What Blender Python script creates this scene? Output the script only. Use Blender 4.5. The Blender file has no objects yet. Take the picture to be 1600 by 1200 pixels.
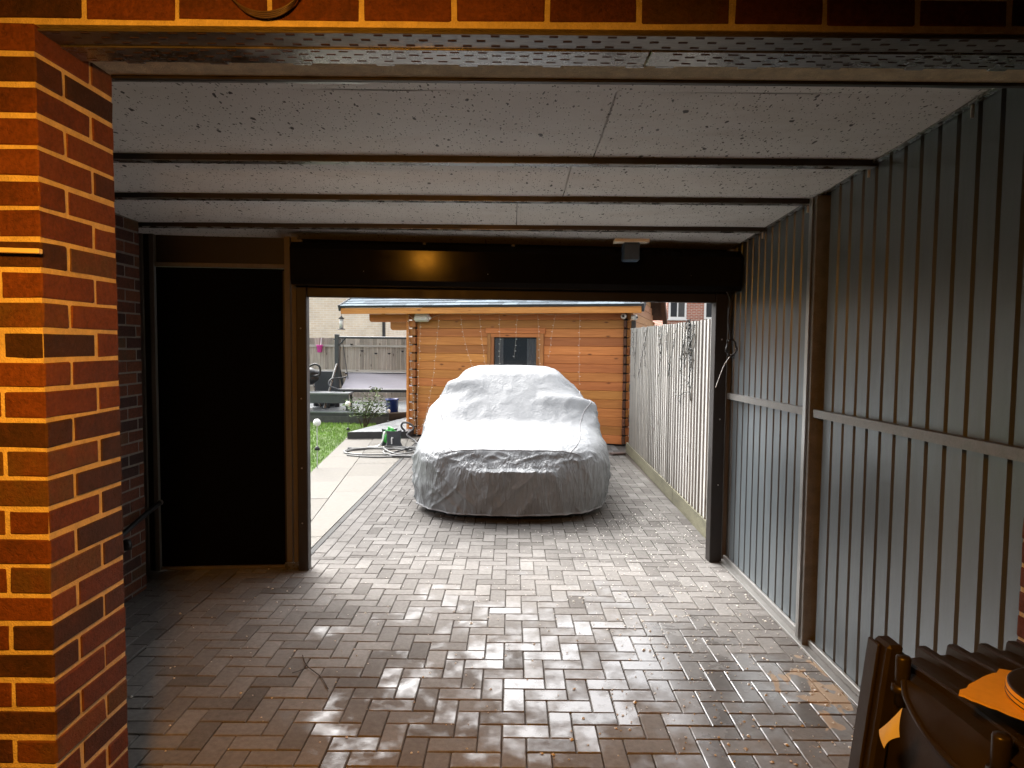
import bpy, math, random
import numpy as np
from mathutils import Vector, Matrix

random.seed(7)
rng = np.random.default_rng(7)
SC = bpy.context.scene
COL = SC.collection
PI = math.pi

# ------------------------------------------------------------------ camera
cam_d = bpy.data.cameras.new('camera')
cam = bpy.data.objects.new('camera', cam_d)
COL.objects.link(cam)
cam_d.sensor_width = 36.0
cam_d.lens = 36.0 * 1065.0 / 1600.0
cam_d.clip_start = 0.05
cam_d.clip_end = 600.0
PITCH = math.atan(62.0 / 1065.0)
cam.matrix_world = (Matrix.Translation((0, 0, 1.65)) @ Matrix.Rotation(PI / 2 - PITCH, 4, 'X')
                    @ Matrix.Rotation(0.009, 4, 'Z'))
SC.camera = cam

# ------------------------------------------------------------------ sky, sun, exposure
SUN_EL, SUN_AZ = math.radians(50), math.radians(-32)
world = bpy.data.worlds.new('World')
SC.world = world
world.use_nodes = True
wn = world.node_tree
wn.nodes.clear()
w_out = wn.nodes.new('ShaderNodeOutputWorld')
w_bg = wn.nodes.new('ShaderNodeBackground')
w_sky = wn.nodes.new('ShaderNodeTexSky')
w_sky.sky_type = 'NISHITA'
w_sky.sun_disc = False
w_sky.sun_elevation = SUN_EL
w_sky.sun_rotation = SUN_AZ
w_sky.air_density = 1.0
w_sky.dust_density = 6.0
w_sky.ozone_density = 1.0
w_hs = wn.nodes.new('ShaderNodeHueSaturation')       # overcast: nearly grey sky
w_hs.inputs['Saturation'].default_value = 0.22
wn.links.new(w_sky.outputs['Color'], w_hs.inputs['Color'])
wn.links.new(w_hs.outputs['Color'], w_bg.inputs['Color'])
wn.links.new(w_bg.outputs['Background'], w_out.inputs['Surface'])
w_bg.inputs['Strength'].default_value = 0.15

sun_d = bpy.data.lights.new('sun', 'SUN')
sun_d.energy = 0.5
sun_d.angle = math.radians(60)
sun_d.color = (1.0, 0.97, 0.93)
sun = bpy.data.objects.new('sun', sun_d)
COL.objects.link(sun)
sdir = Vector((math.sin(SUN_AZ) * math.cos(SUN_EL), math.cos(SUN_AZ) * math.cos(SUN_EL), math.sin(SUN_EL)))
sun.rotation_euler = sdir.to_track_quat('Z', 'Y').to_euler()
sun.location = (0, 8, 12)

SC.view_settings.view_transform = 'Standard'
SC.view_settings.look = 'None'
SC.view_settings.gamma = 1.0
SC.view_settings.use_curve_mapping = False
SC.view_settings.exposure = 2.22
SC.render.engine = 'CYCLES'
SC.cycles.use_denoising = True
SC.cycles.max_bounces = 10
SC.cycles.diffuse_bounces = 6
SC.cycles.glossy_bounces = 4
SC.cycles.sample_clamp_indirect = 6.0
SC.cycles.caustics_reflective = False
SC.cycles.caustics_refractive = False


# ------------------------------------------------------------------ mesh helpers
class MB:
    def __init__(self):
        self.v, self.f, self.t, self.sm = [], [], [], []

    def add(self, vs, fs, tint=0.5, smooth=False):
        o = len(self.v)
        self.v += [tuple(p) for p in vs]
        for q in fs:
            self.f.append(tuple(o + i for i in q))
            self.t.append(tint)
            self.sm.append(smooth)
        return self

    def box(self, x0, x1, y0, y1, z0, z1, tint=0.5, M=None):
        vs = [(x, y, z) for z in (z0, z1) for y in (y0, y1) for x in (x0, x1)]
        if M is not None:
            vs = [M @ Vector(p) for p in vs]
        return self.add(vs, [(0, 2, 3, 1), (4, 5, 7, 6), (0, 1, 5, 4), (2, 6, 7, 3), (0, 4, 6, 2), (1, 3, 7, 5)], tint)

    def bev(self, x0, x1, y0, y1, z0, z1, b, tint=0.5, M=None):
        """box with every edge chamfered by b"""
        lo, hi = (x0, y0, z0), (x1, y1, z1)
        vs, idx = [], {}
        for s in range(8):
            sg = ((s & 1), (s >> 1) & 1, (s >> 2) & 1)
            c = [hi[a] if sg[a] else lo[a] for a in range(3)]
            for a in range(3):
                p = list(c)
                for k in range(3):
                    if k != a:
                        p[k] += -b if sg[k] else b
                idx[(s, a)] = len(vs)
                vs.append(tuple(p))
        fs = []
        cen = Vector([(lo[a] + hi[a]) / 2 for a in range(3)])

        def face(ids):
            ps = [Vector(vs[i]) for i in ids]
            n = (ps[1] - ps[0]).cross(ps[2] - ps[0])
            m = sum(ps, Vector()) / len(ps) - cen
            fs.append(tuple(ids) if n.dot(m) > 0 else tuple(reversed(ids)))
        for a in range(3):
            k, l = [q for q in range(3) if q != a]
            for sv in (0, 1):
                base = sv << a
                face([idx[(base, a)], idx[(base | (1 << k), a)], idx[(base | (1 << k) | (1 << l), a)], idx[(base | (1 << l), a)]])
        for a in range(3):          # edges parallel to axis a
            k, l = [q for q in range(3) if q != a]
            for sk in (0, 1):
                for sl in (0, 1):
                    s0 = (sk << k) | (sl << l)
                    s1 = s0 | (1 << a)
                    face([idx[(s0, k)], idx[(s1, k)], idx[(s1, l)], idx[(s0, l)]])
        for s in range(8):
            face([idx[(s, 0)], idx[(s, 1)], idx[(s, 2)]])
        if M is not None:
            vs = [M @ Vector(p) for p in vs]
        return self.add(vs, fs, tint)

    def tube(self, path, r, seg=8, tint=0.5, caps=True, smooth=True):
        path = [Vector(p) for p in path]
        n = len(path)
        rr = r if isinstance(r, (list, tuple)) else [r] * n
        t0 = (path[1] - path[0]).normalized()
        up = Vector((0, 0, 1)) if abs(t0.z) < 0.9 else Vector((1, 0, 0))
        nrm = t0.cross(up).normalized()
        vs = []
        for i, p in enumerate(path):
            t = (path[min(i + 1, n - 1)] - path[max(i - 1, 0)])
            t = t.normalized() if t.length > 1e-9 else t0
            nrm = (nrm - t * nrm.dot(t))
            nrm = nrm.normalized() if nrm.length > 1e-6 else t.orthogonal().normalized()
            b = t.cross(nrm)
            for k in range(seg):
                a = 2 * PI * k / seg
                vs.append(p + (nrm * math.cos(a) + b * math.sin(a)) * rr[i])
        fs = []
        for i in range(n - 1):
            for k in range(seg):
                k2 = (k + 1) % seg
                fs.append((i * seg + k, i * seg + k2, (i + 1) * seg + k2, (i + 1) * seg + k))
        self.add(vs, fs, tint, smooth)
        if caps:
            self.add(vs[:seg], [tuple(range(seg - 1, -1, -1))], tint)
            self.add(vs[-seg:], [tuple(range(seg))], tint)
        return self

    def lathe(self, prof, seg=20, c=(0, 0, 0), tint=0.5, smooth=True, M=None):
        vs, fs = [], []
        for r, z in prof:
            for k in range(seg):
                a = 2 * PI * k / seg
                p = Vector((r * math.cos(a), r * math.sin(a), z))
                if M is not None:
                    p = M @ p
                vs.append(p + Vector(c))
        m = len(prof)
        for i in range(m - 1):
            for k in range(seg):
                k2 = (k + 1) % seg
                fs.append((i * seg + k, i * seg + k2, (i + 1) * seg + k2, (i + 1) * seg + k))
        fs.append(tuple(range(seg - 1, -1, -1)))
        fs.append(tuple((m - 1) * seg + k for k in range(seg)))
        return self.add(vs, fs, tint, smooth)

    def ball(self, c, r, tint=0.5, seg=12, rings=8, sq=(1, 1, 1)):
        vs, fs = [], []
        for i in range(rings + 1):
            th = PI * i / rings
            for k in range(seg):
                a = 2 * PI * k / seg
                vs.append((c[0] + r * sq[0] * math.sin(th) * math.cos(a), c[1] + r * sq[1] * math.sin(th) * math.sin(a), c[2] - r * sq[2] * math.cos(th)))
        for i in range(rings):
            for k in range(seg):
                k2 = (k + 1) % seg
                fs.append((i * seg + k, i * seg + k2, (i + 1) * seg + k2, (i + 1) * seg + k))
        return self.add(vs, fs, tint, True)

    def prism(self, poly, z0, z1, tint=0.5, M=None):
        """extrude an xy polygon (counter-clockwise) from z0 to z1"""
        n = len(poly)
        vs = [(x, y, z0) for x, y in poly] + [(x, y, z1) for x, y in poly]
        if M is not None:
            vs = [M @ Vector(p) for p in vs]
        fs = [tuple(range(n - 1, -1, -1)), tuple(range(n, 2 * n))]
        fs += [(i, (i + 1) % n, n + (i + 1) % n, n + i) for i in range(n)]
        return self.add(vs, fs, tint)

    def grid(self, P, tint=0.5, smooth=True, flip=False):
        """P: array (n, m, 3)"""
        n, m = P.shape[:2]
        vs = [tuple(p) for p in P.reshape(-1, 3)]
        fs = []
        for i in range(n - 1):
            for j in range(m - 1):
                q = (i * m + j, i * m + j + 1, (i + 1) * m + j + 1, (i + 1) * m + j)
                fs.append(tuple(reversed(q)) if flip else q)
        return self.add(vs, fs, tint, smooth)

    def build(self, name, mat, parent=None, loc=None, rot=None):
        me = bpy.data.meshes.new(name)
        me.from_pydata(self.v, [], self.f)
        at = me.attributes.new('tint', 'FLOAT', 'FACE')
        at.data.foreach_set('value', self.t)
        me.polygons.foreach_set('use_smooth', self.sm)
        me.materials.append(mat)
        me.update()
        o = bpy.data.objects.new(name, me)
        COL.objects.link(o)
        if parent is not None:
            o.parent = parent
        if loc is not None:
            o.location = loc
        if rot is not None:
            o.rotation_euler = rot
        return o


def shared(name, me, parent, loc=(0, 0, 0), rot=(0, 0, 0), scale=None):
    o = bpy.data.objects.new(name, me)
    COL.objects.link(o)
    o.parent = parent
    o.location = loc
    o.rotation_euler = rot
    if scale:
        o.scale = scale
    return o


def thing(name, label, cat, loc=(0, 0, 0), rotz=0.0, group=None):
    o = bpy.data.objects.new(name, None)
    COL.objects.link(o)
    o.location = loc
    o.rotation_euler = (0, 0, rotz)
    o.empty_display_size = 0.1
    return tag(o, label, cat, group)


def tag(o, label, cat, group=None, kind=None):
    o['label'] = label
    if cat:
        o['category'] = cat
    if group:
        o['group'] = group
    if kind:
        o['kind'] = kind
    return o


def struct(o, label=None):
    o['kind'] = 'structure'
    if label:
        o['label'] = label
    return o


def spline(pts, n=8):
    """Catmull-Rom through the points"""
    p = [Vector(q) for q in pts]
    p = [p[0] * 2 - p[1]] + p + [p[-1] * 2 - p[-2]]
    out = []
    for i in range(1, len(p) - 2):
        a, b, c, d = p[i - 1], p[i], p[i + 1], p[i + 2]
        for k in range(n):
            t = k / n
            out.append(0.5 * ((2 * b) + (c - a) * t + (2 * a - 5 * b + 4 * c - d) * t * t + (3 * b - a - 3 * c + d) * t ** 3))
    out.append(p[-2])
    return out


_perm = rng.random((64, 64))


def vnoise(x, y):
    """smooth value noise 0..1, vectorised"""
    x = np.asarray(x, float)
    y = np.asarray(y, float)
    xi, yi = np.floor(x).astype(int), np.floor(y).astype(int)
    fx, fy = x - xi, y - yi
    fx, fy = fx * fx * (3 - 2 * fx), fy * fy * (3 - 2 * fy)
    g = lambda a, b: _perm[a % 64, b % 64]
    return ((g(xi, yi) * (1 - fx) + g(xi + 1, yi) * fx) * (1 - fy) + (g(xi, yi + 1) * (1 - fx) + g(xi + 1, yi + 1) * fx) * fy)


# ------------------------------------------------------------------ materials
class NT:
    def __init__(self, name):
        self.m = bpy.data.materials.new(name)
        self.m.use_nodes = True
        self.t = self.m.node_tree
        self.b = self.t.nodes['Principled BSDF']

    def n(self, typ, props=None, **inp):
        nd = self.t.nodes.new('ShaderNode' + typ)
        for k, v in (props or {}).items():
            setattr(nd, k, v)
        for k, v in inp.items():
            self.put(nd, k, v)
        return nd

    def put(self, nd, k, v):
        key = int(k[1:]) if (k[0] == 'i' and k[1:].isdigit()) else k.replace('_', ' ')
        s = nd.inputs[key]
        if hasattr(v, 'is_output'):
            self.t.links.new(v, s)
        else:
            if isinstance(v, tuple) and len(v) == 3 and s.type == 'RGBA':
                v = v + (1,)
            s.default_value = v

    def set(self, **inp):
        for k, v in inp.items():
            self.put(self.b, k, v)

    def math(self, op, a, b=0.0, c=0.0, clamp=False):
        nd = self.n('Math', {'operation': op, 'use_clamp': clamp}, i0=a, i1=b, i2=c)
        return nd.outputs[0]

    def mix(self, f, a, b, mode='MIX'):
        nd = self.t.nodes.new('ShaderNodeMix')
        nd.data_type = 'RGBA'
        nd.blend_type = mode
        for i, v in ((0, f), (6, a), (7, b)):
            if hasattr(v, 'is_output'):
                self.t.links.new(v, nd.inputs[i])
            else:
                nd.inputs[i].default_value = (v + (1,)) if isinstance(v, tuple) and len(v) == 3 else v
        return nd.outputs[2]

    def tint(self):
        return self.n('Attribute', {'attribute_name': 'tint', 'attribute_type': 'GEOMETRY'}).outputs['Fac']

    def coord(self, world=False, scale=(1, 1, 1), shift=None):
        if world:
            c = self.n('NewGeometry').outputs['Position']
        else:
            c = self.n('TexCoord').outputs['Object']
        mp = self.n('Mapping', Vector=c, Scale=scale)
        if shift is not None:
            cx = self.n('CombineXYZ', X=self.math('MULTIPLY', shift, 37.0), Y=self.math('MULTIPLY', shift, 91.0), Z=self.math('MULTIPLY', shift, 53.0))
            self.t.links.new(cx.outputs[0], mp.inputs['Location'])
        return mp.outputs[0]

    def noise(self, vec, scale, detail=4.0, rough=0.55, dist=0.0):
        return self.n('TexNoise', Vector=vec, Scale=scale, Detail=detail, Roughness=rough, Distortion=dist).outputs['Fac']

    def ramp(self, fac, stops, interp='LINEAR'):
        nd = self.n('ValToRGB', Fac=fac)
        cr = nd.color_ramp
        cr.interpolation = interp
        while len(cr.elements) < len(stops):
            cr.elements.new(0.5)
        for e, (p, c) in zip(cr.elements, stops):
            e.position = p
            e.color = (c if isinstance(c, tuple) else (c, c, c)) + (1,)
        return nd.outputs[0]

    def bump(self, h, strength=0.3, dist=0.01, normal=None):
        nd = self.n('Bump', Height=h, Strength=strength, Distance=dist)
        if normal is not None:
            self.t.links.new(normal, nd.inputs['Normal'])
        self.t.links.new(nd.outputs[0], self.b.inputs['Normal'])
        return nd.outputs[0]


def plain(name, c, rough=0.5, metal=0.0, var=0.25, scale=6.0, bump=0.0, stretch=(1, 1, 1), spec=0.5, tintvar=0.0, rvar=0.1):
    m = NT(name)
    co = m.coord(scale=stretch, shift=m.tint() if tintvar else None)
    n1 = m.noise(co, scale, 5.0, 0.6)
    n2 = m.noise(co, scale * 9, 3.0, 0.6)
    k = m.math('ADD', m.math('MULTIPLY', n1, 0.65), m.math('MULTIPLY', n2, 0.35))
    k = m.n('MapRange', Value=k, i1=0.3, i2=0.7, i3=1 - var, i4=1 + var).outputs[0]
    if tintvar:
        k = m.math('MULTIPLY', k, m.n('MapRange', Value=m.tint(), i1=0.0, i2=1.0, i3=1 - tintvar, i4=1 + tintvar).outputs[0])
    col = m.n('VectorMath', {'operation': 'SCALE'}, i0=c, Scale=k).outputs[0]
    m.set(Base_Color=col, Metallic=metal, Specular_IOR_Level=spec,
          Roughness=m.n('MapRange', Value=n1, i1=0.3, i2=0.7, i3=max(0.02, rough - rvar), i4=min(1, rough + rvar)).outputs[0])
    if bump:
        m.bump(n2, bump, 0.004)
    return m.m


def wood(name, light, dark, knot, axis='x', rough=0.6, tintvar=0.25, bump=0.25, freq=1.0, knots=True):
    m = NT(name)
    t = m.tint()
    st = {'x': (0.5, 9, 9), 'z': (9, 9, 0.5), 'y': (9, 0.5, 9)}[axis]
    co = m.coord(scale=tuple(s * freq for s in st), shift=t)
    g = m.noise(co, 2.2, 6.0, 0.65, 0.6)
    g2 = m.noise(co, 9.0, 3.0, 0.6)
    k = m.math('ADD', m.math('MULTIPLY', g, 0.7), m.math('MULTIPLY', g2, 0.3))
    col = m.ramp(k, [(0.32, dark), (0.62, light)])
    # board-to-board difference
    hv = m.n('HueSaturation', Color=col, Value=m.n('MapRange', Value=t, i1=0.0, i2=1.0, i3=1 - tintvar, i4=1 + tintvar).outputs[0],
             Hue=m.n('MapRange', Value=m.math('FRACT', m.math('MULTIPLY', t, 17.3)), i1=0.0, i2=1.0, i3=0.49, i4=0.508).outputs[0])
    col = hv.outputs[0]
    if knots:
        ks = {'x': (2.2, 6, 6), 'z': (6, 6, 2.2), 'y': (6, 2.2, 6)}[axis]
        kc = m.coord(scale=ks, shift=t)
        v = m.n('TexVoronoi', {'feature': 'F1'}, Vector=kc, Scale=1.3, Randomness=1.0)
        kr = m.ramp(v.outputs['Distance'], [(0.05, 0.85), (0.14, 0.0)])
        col = m.mix(kr, col, knot)
    m.set(Base_Color=col, Roughness=rough, Specular_IOR_Level=0.35)
    m.bump(k, bump, 0.004)
    return m.m


def brick_mat(name, stops, rough=0.75):
    m = NT(name)
    t = m.tint()
    co = m.coord(shift=t)
    n1 = m.noise(co, 14.0, 4.0, 0.6)
    n2 = m.noise(co, 90.0, 3.0, 0.6)
    n3 = m.noise(co, 420.0, 2.0, 0.6)
    k = m.math('ADD', t, m.math('MULTIPLY', m.math('SUBTRACT', n1, 0.5), 0.5), clamp=True)
    col = m.ramp(k, stops)
    v = m.n('MapRange', Value=m.math('ADD', m.math('MULTIPLY', n2, 0.6), m.math('MULTIPLY', m.noise(co, 28.0, 5.0, 0.7), 0.4)), i1=0.3, i2=0.7, i3=0.6, i4=1.35).outputs[0]
    col = m.n('VectorMath', {'operation': 'SCALE'}, i0=col, Scale=v).outputs[0]
    m.set(Base_Color=col, Roughness=rough, Specular_IOR_Level=0.35)
    pit = m.ramp(m.noise(co, 170.0, 2.0, 0.5), [(0.30, 0.0), (0.42, 1.0)])
    m.bump(m.math('ADD', m.math('ADD', n2, m.math('MULTIPLY', n3, 0.5)), m.math('MULTIPLY', pit, 0.5)), 0.7, 0.004)
    return m.m


MAT = {}
MAT['brick'] = brick_mat('red_brick', [(0.0, (0.045, 0.022, 0.018)), (0.25, (0.080, 0.030, 0.022)), (0.5, (0.135, 0.042, 0.022)), (0.8, (0.175, 0.058, 0.026)), (1.0, (0.105, 0.058, 0.030))])
MAT['mortar'] = plain('mortar', (0.70, 0.60, 0.40), 0.9, var=0.28, scale=26, bump=1.0)
MAT['mortar_grey'] = plain('dimmed_grey_mortar', (0.24, 0.21, 0.18), 0.9, var=0.28, scale=26, bump=1.0)  # darker mortar copy: the side wall's dimness is put into its colour
MAT['plaster'] = plain('passage_plaster', (0.30, 0.27, 0.24), 0.9, var=0.1, scale=3)


def paver_mat():
    m = NT('block_paving')
    t = m.tint()
    wp = m.n('NewGeometry').outputs['Position']
    co = m.coord(world=True)
    n1 = m.noise(co, 3.0, 4.0, 0.6)
    n2 = m.noise(co, 38.0, 4.0, 0.6)
    n3 = m.noise(co, 300.0, 2.0, 0.6)
    base = m.ramp(t, [(0.0, (0.13, 0.122, 0.114)), (0.5, (0.19, 0.181, 0.171)), (1.0, (0.255, 0.245, 0.233))])
    v = m.n('MapRange', Value=m.math('ADD', m.math('MULTIPLY', n2, 0.6), m.math('MULTIPLY', n1, 0.4)), i1=0.3, i2=0.7, i3=0.72, i4=1.25).outputs[0]
    base = m.n('VectorMath', {'operation': 'SCALE'}, i0=base, Scale=v).outputs[0]
    # speckled aggregate
    ag = m.ramp(n3, [(0.60, 0.0), (0.74, 1.0)])
    base = m.mix(m.math('MULTIPLY', ag, 0.25), base, (0.38, 0.35, 0.31))
    # blocks beyond the roof: colour painted darker to tone down the daylight there
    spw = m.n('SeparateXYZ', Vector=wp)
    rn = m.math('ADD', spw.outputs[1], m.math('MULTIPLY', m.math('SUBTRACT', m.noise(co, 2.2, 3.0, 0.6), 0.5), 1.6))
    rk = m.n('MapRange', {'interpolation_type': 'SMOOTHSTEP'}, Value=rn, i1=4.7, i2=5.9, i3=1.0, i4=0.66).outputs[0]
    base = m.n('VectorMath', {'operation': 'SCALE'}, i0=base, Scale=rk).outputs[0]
    # old dried splashes beside the metal wall
    sp = m.n('SeparateXYZ', Vector=wp)
    dx = m.math('DIVIDE', m.math('SUBTRACT', sp.outputs[0], 1.50), 0.22)
    dy = m.math('DIVIDE', m.math('SUBTRACT', sp.outputs[1], 3.12), 0.42)
    rr = m.math('SQRT', m.math('ADD', m.math('MULTIPLY', dx, dx), m.math('MULTIPLY', dy, dy)))
    sn = m.noise(m.coord(world=True, scale=(1.0, 0.55, 1.0)), 9.0, 2.0, 0.5, 0.8)
    sm = m.ramp(m.math('SUBTRACT', sn, m.math('MULTIPLY', rr, 0.22)), [(0.40, 0.0), (0.42, 1.0)])
    base = m.mix(m.math('MULTIPLY', sm, 0.75), base, (0.42, 0.31, 0.21))
    # damp film: large shapes with a soft edge
    wn_ = m.noise(m.coord(world=True, scale=(1.25, 0.8, 1.0)), 1.15, 3.0, 0.5, 0.4)
    wn2 = m.noise(co, 9.0, 3.0, 0.6)
    ex = m.math('DIVIDE', m.math('SUBTRACT', sp.outputs[0], 0.65), 0.95)
    ey = m.math('DIVIDE', m.math('SUBTRACT', sp.outputs[1], 3.4), 1.1)
    er = m.math('SQRT', m.math('ADD', m.math('MULTIPLY', ex, ex), m.math('MULTIPLY', ey, ey)))
    wk = m.math('ADD', m.math('ADD', m.math('MULTIPLY', wn_, 0.6), m.math('MULTIPLY', wn2, 0.32)), m.math('MULTIPLY', m.math('SUBTRACT', 1.0, er), 0.13))
    wk = m.math('ADD', wk, m.math('MULTIPLY', m.math('SUBTRACT', m.math('FRACT', m.math('MULTIPLY', t, 7.7)), 0.5), 0.10))
    wet = m.ramp(wk, [(0.44, 0.0), (0.58, 1.0)])
    wet = m.math('MULTIPLY', wet, m.math('SUBTRACT', 1.0, sm))
    dark = m.n('VectorMath', {'operation': 'SCALE'}, i0=base, Scale=0.62).outputs[0]
    col = m.mix(m.math('MULTIPLY', wet, 0.8), base, dark)
    m.set(Base_Color=col, Roughness=m.n('MapRange', Value=wet, i1=0.0, i2=1.0, i3=0.9, i4=0.2).outputs[0], Specular_IOR_Level=m.n('MapRange', Value=wet, i1=0.0, i2=1.0, i3=0.10, i4=0.5).outputs[0], Coat_Weight=m.math('MULTIPLY', wet, 0.6), Coat_Roughness=0.16)
    h = m.math('ADD', n2, m.math('MULTIPLY', n3, 0.35))
    nd = m.n('Bump', Height=h, Strength=m.n('MapRange', Value=wet, i1=0.0, i2=1.0, i3=0.5, i4=0.16).outputs[0], Distance=0.003)
    m.t.links.new(nd.outputs[0], m.b.inputs['Normal'])
    return m.m


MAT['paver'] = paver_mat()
MAT['joint_sand'] = plain('joint_sand', (0.055, 0.045, 0.035), 0.95, var=0.4, scale=30, bump=0.5)
MAT['soil'] = plain('soil', (0.06, 0.045, 0.03), 0.95, var=0.4, scale=5, bump=0.5)


def ceiling_mat():
    m = NT('ceiling_board')
    t = m.tint()
    co = m.coord(shift=t)
    n1 = m.noise(co, 2.2, 4.0, 0.6)
    base = m.ramp(n1, [(0.3, (0.80, 0.785, 0.765)), (0.7, (0.88, 0.87, 0.855))])
    stn = m.ramp(m.noise(m.coord(scale=(0.7, 1.6, 1.0), shift=t), 1.7, 5.0, 0.65, 0.5), [(0.52, 0.0), (0.72, 1.0)])
    base = m.mix(m.math('MULTIPLY', stn, 0.35), base, (0.52, 0.43, 0.35))
    acc = None
    for sc, rad, keep in ((16.0, 0.09, 0.35), (34.0, 0.13, 0.45), (80.0, 0.2, 0.5)):
        cs = m.coord(scale=(1.0, 0.55, 1.0), shift=t)
        wv = m.n('TexNoise', Vector=cs, Scale=sc * 1.4, Detail=2.0)
        cv = m.mix(0.02 * 15 / sc, cs, wv.outputs['Color'], 'LINEAR_LIGHT')
        v = m.n('TexVoronoi', {'feature': 'F1', 'voronoi_dimensions': '2D'}, Vector=cv, Scale=sc, Randomness=1.0)
        r = m.n('SeparateColor', Color=v.outputs['Color']).outputs[0]
        cell = m.math('GREATER_THAN', r, 1 - keep)
        rd = m.math('MULTIPLY', m.math('POWER', m.math('DIVIDE', m.math('SUBTRACT', r, 1 - keep), keep, clamp=True), 2.5), rad)
        rd = m.math('ADD', rd, 0.045)
        k = m.math('MULTIPLY', m.math('LESS_THAN', v.outputs['Distance'], rd), cell)
        acc = k if acc is None else m.math('MAXIMUM', acc, k)
    col = m.mix(m.math('MULTIPLY', acc, 0.93), base, (0.02, 0.017, 0.015))
    m.set(Base_Color=col, Roughness=0.55, Specular_IOR_Level=0.4)
    m.bump(m.noise(co, 160.0, 2.0, 0.6), 0.25, 0.002)
    return m.m


MAT['ceiling'] = ceiling_mat()


def sheet_mat():
    m = NT('coated_steel_sheet')
    co = m.coord()
    n1 = m.noise(m.coord(scale=(1, 1, 0.25)), 3.0, 4.0, 0.6)
    n2 = m.noise(co, 60.0, 3.0, 0.6)
    dots = m.n('TexVoronoi', {'feature': 'F1'}, Vector=co, Scale=26.0)
    r = m.n('SeparateColor', Color=dots.outputs['Color']).outputs[0]
    dk = m.math('MULTIPLY', m.math('LESS_THAN', dots.outputs['Distance'], 0.10), m.math('GREATER_THAN', r, 0.93))
    col = m.ramp(n1, [(0.3, (0.118, 0.143, 0.160)), (0.7, (0.160, 0.188, 0.206))])
    col = m.mix(dk, col, (0.5, 0.48, 0.42))
    m.set(Base_Color=col, Roughness=m.n('MapRange', Value=n1, i1=0.3, i2=0.7, i3=0.30, i4=0.42).outputs[0], Metallic=0.35, Specular_IOR_Level=0.5)
    m.bump(m.math('ADD', m.math('MULTIPLY', n1, 2.0), m.math('MULTIPLY', n2, 0.12)), 0.3, 0.012)
    return m.m


MAT['sheet'] = sheet_mat()
MAT['galv'] = plain('galvanised_steel', (0.27, 0.265, 0.25), 0.28, metal=0.8, var=0.25, scale=12, bump=0.1)
MAT['lintel'] = plain('weathered_lintel_steel', (0.15, 0.14, 0.12), 0.36, metal=0.5, var=0.45, scale=7, bump=0.2, stretch=(0.4, 1.6, 1))
MAT['slot_dark'] = plain('slot_hole_dark', (0.045, 0.022, 0.012), 0.9, var=0.4, scale=30)  # dark inset colour stands for the shade inside the slot holes
MAT['tan_post'] = plain('tan_painted_steel', (0.12, 0.105, 0.088), 0.6, metal=0.1, var=0.25, scale=9, stretch=(1, 1, 0.2))
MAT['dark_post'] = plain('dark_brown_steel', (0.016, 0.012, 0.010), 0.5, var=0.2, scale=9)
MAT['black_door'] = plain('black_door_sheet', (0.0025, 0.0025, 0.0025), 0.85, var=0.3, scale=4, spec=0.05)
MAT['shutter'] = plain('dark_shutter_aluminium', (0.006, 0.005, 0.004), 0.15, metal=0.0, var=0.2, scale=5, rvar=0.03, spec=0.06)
MAT['black_plastic'] = plain('black_plastic', (0.015, 0.015, 0.016), 0.45, var=0.3, scale=12)
MAT['rail_steel'] = plain('dull_rail_steel', (0.20, 0.195, 0.185), 0.45, metal=0.4, var=0.3, scale=16, bump=0.15)
MAT['alu'] = plain('bright_aluminium', (0.40, 0.40, 0.39), 0.35, metal=0.8, var=0.2, scale=10)


def cover_mat():
    m = NT('silver_car_cover')
    co = m.coord()
    n1 = m.noise(co, 5.0, 5.0, 0.65, 1.2)
    n2 = m.noise(m.coord(scale=(1.4, 1.0, 0.8)), 16.0, 5.0, 0.6, 1.6)
    rid = m.math('SUBTRACT', 1.0, m.math('ABSOLUTE', m.math('SUBTRACT', m.math('MULTIPLY', n2, 2.0), 1.0)))
    rid = m.math('POWER', rid, 3.0)
    col = m.ramp(n1, [(0.3, (0.142, 0.152, 0.161)), (0.7, (0.182, 0.192, 0.202))])
    hs_ = None
    oc = m.n('TexCoord').outputs['Object']
    for k, (rot, st, sc, wgt) in enumerate((((0.0, 0.7, 0.0), (1, 1, 0.16), 13.0, 1.0), ((0.0, -0.8, 0.3), (1, 1, 0.14), 16.0, 0.9), ((0.2, 0.1, 0.8), (1, 0.2, 0.5), 11.0, 0.5), ((0.5, 1.2, -0.6), (1, 0.8, 0.15), 24.0, 0.5))):
        mp = m.n('Mapping', Vector=oc, Rotation=rot, Scale=st, Location=(k * 3.1, k * 1.7, 0.0)).outputs[0]
        nn_ = m.noise(mp, sc, 2.0, 0.5, 0.7)
        r_ = m.math('POWER', m.math('SUBTRACT', 1.0, m.math('ABSOLUTE', m.math('SUBTRACT', m.math('MULTIPLY', nn_, 2.0), 1.0))), 5.0)
        msk = m.ramp(m.noise(m.coord(scale=(1, 1, 1)), 2.3 + k, 2.0, 0.5), [(0.42, 0.0), (0.6, 1.0)])
        r_ = m.math('MULTIPLY', m.math('MULTIPLY', r_, msk), wgt)
        hs_ = r_ if hs_ is None else m.math('ADD', hs_, r_)
    m.set(Base_Color=col, Metallic=0.1, Roughness=0.48, Specular_IOR_Level=0.4)
    m.bump(m.math('ADD', m.math('MULTIPLY', hs_, m.tint()), m.math('MULTIPLY', n1, 0.5)), 0.5, 0.022)
    return m.m


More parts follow.
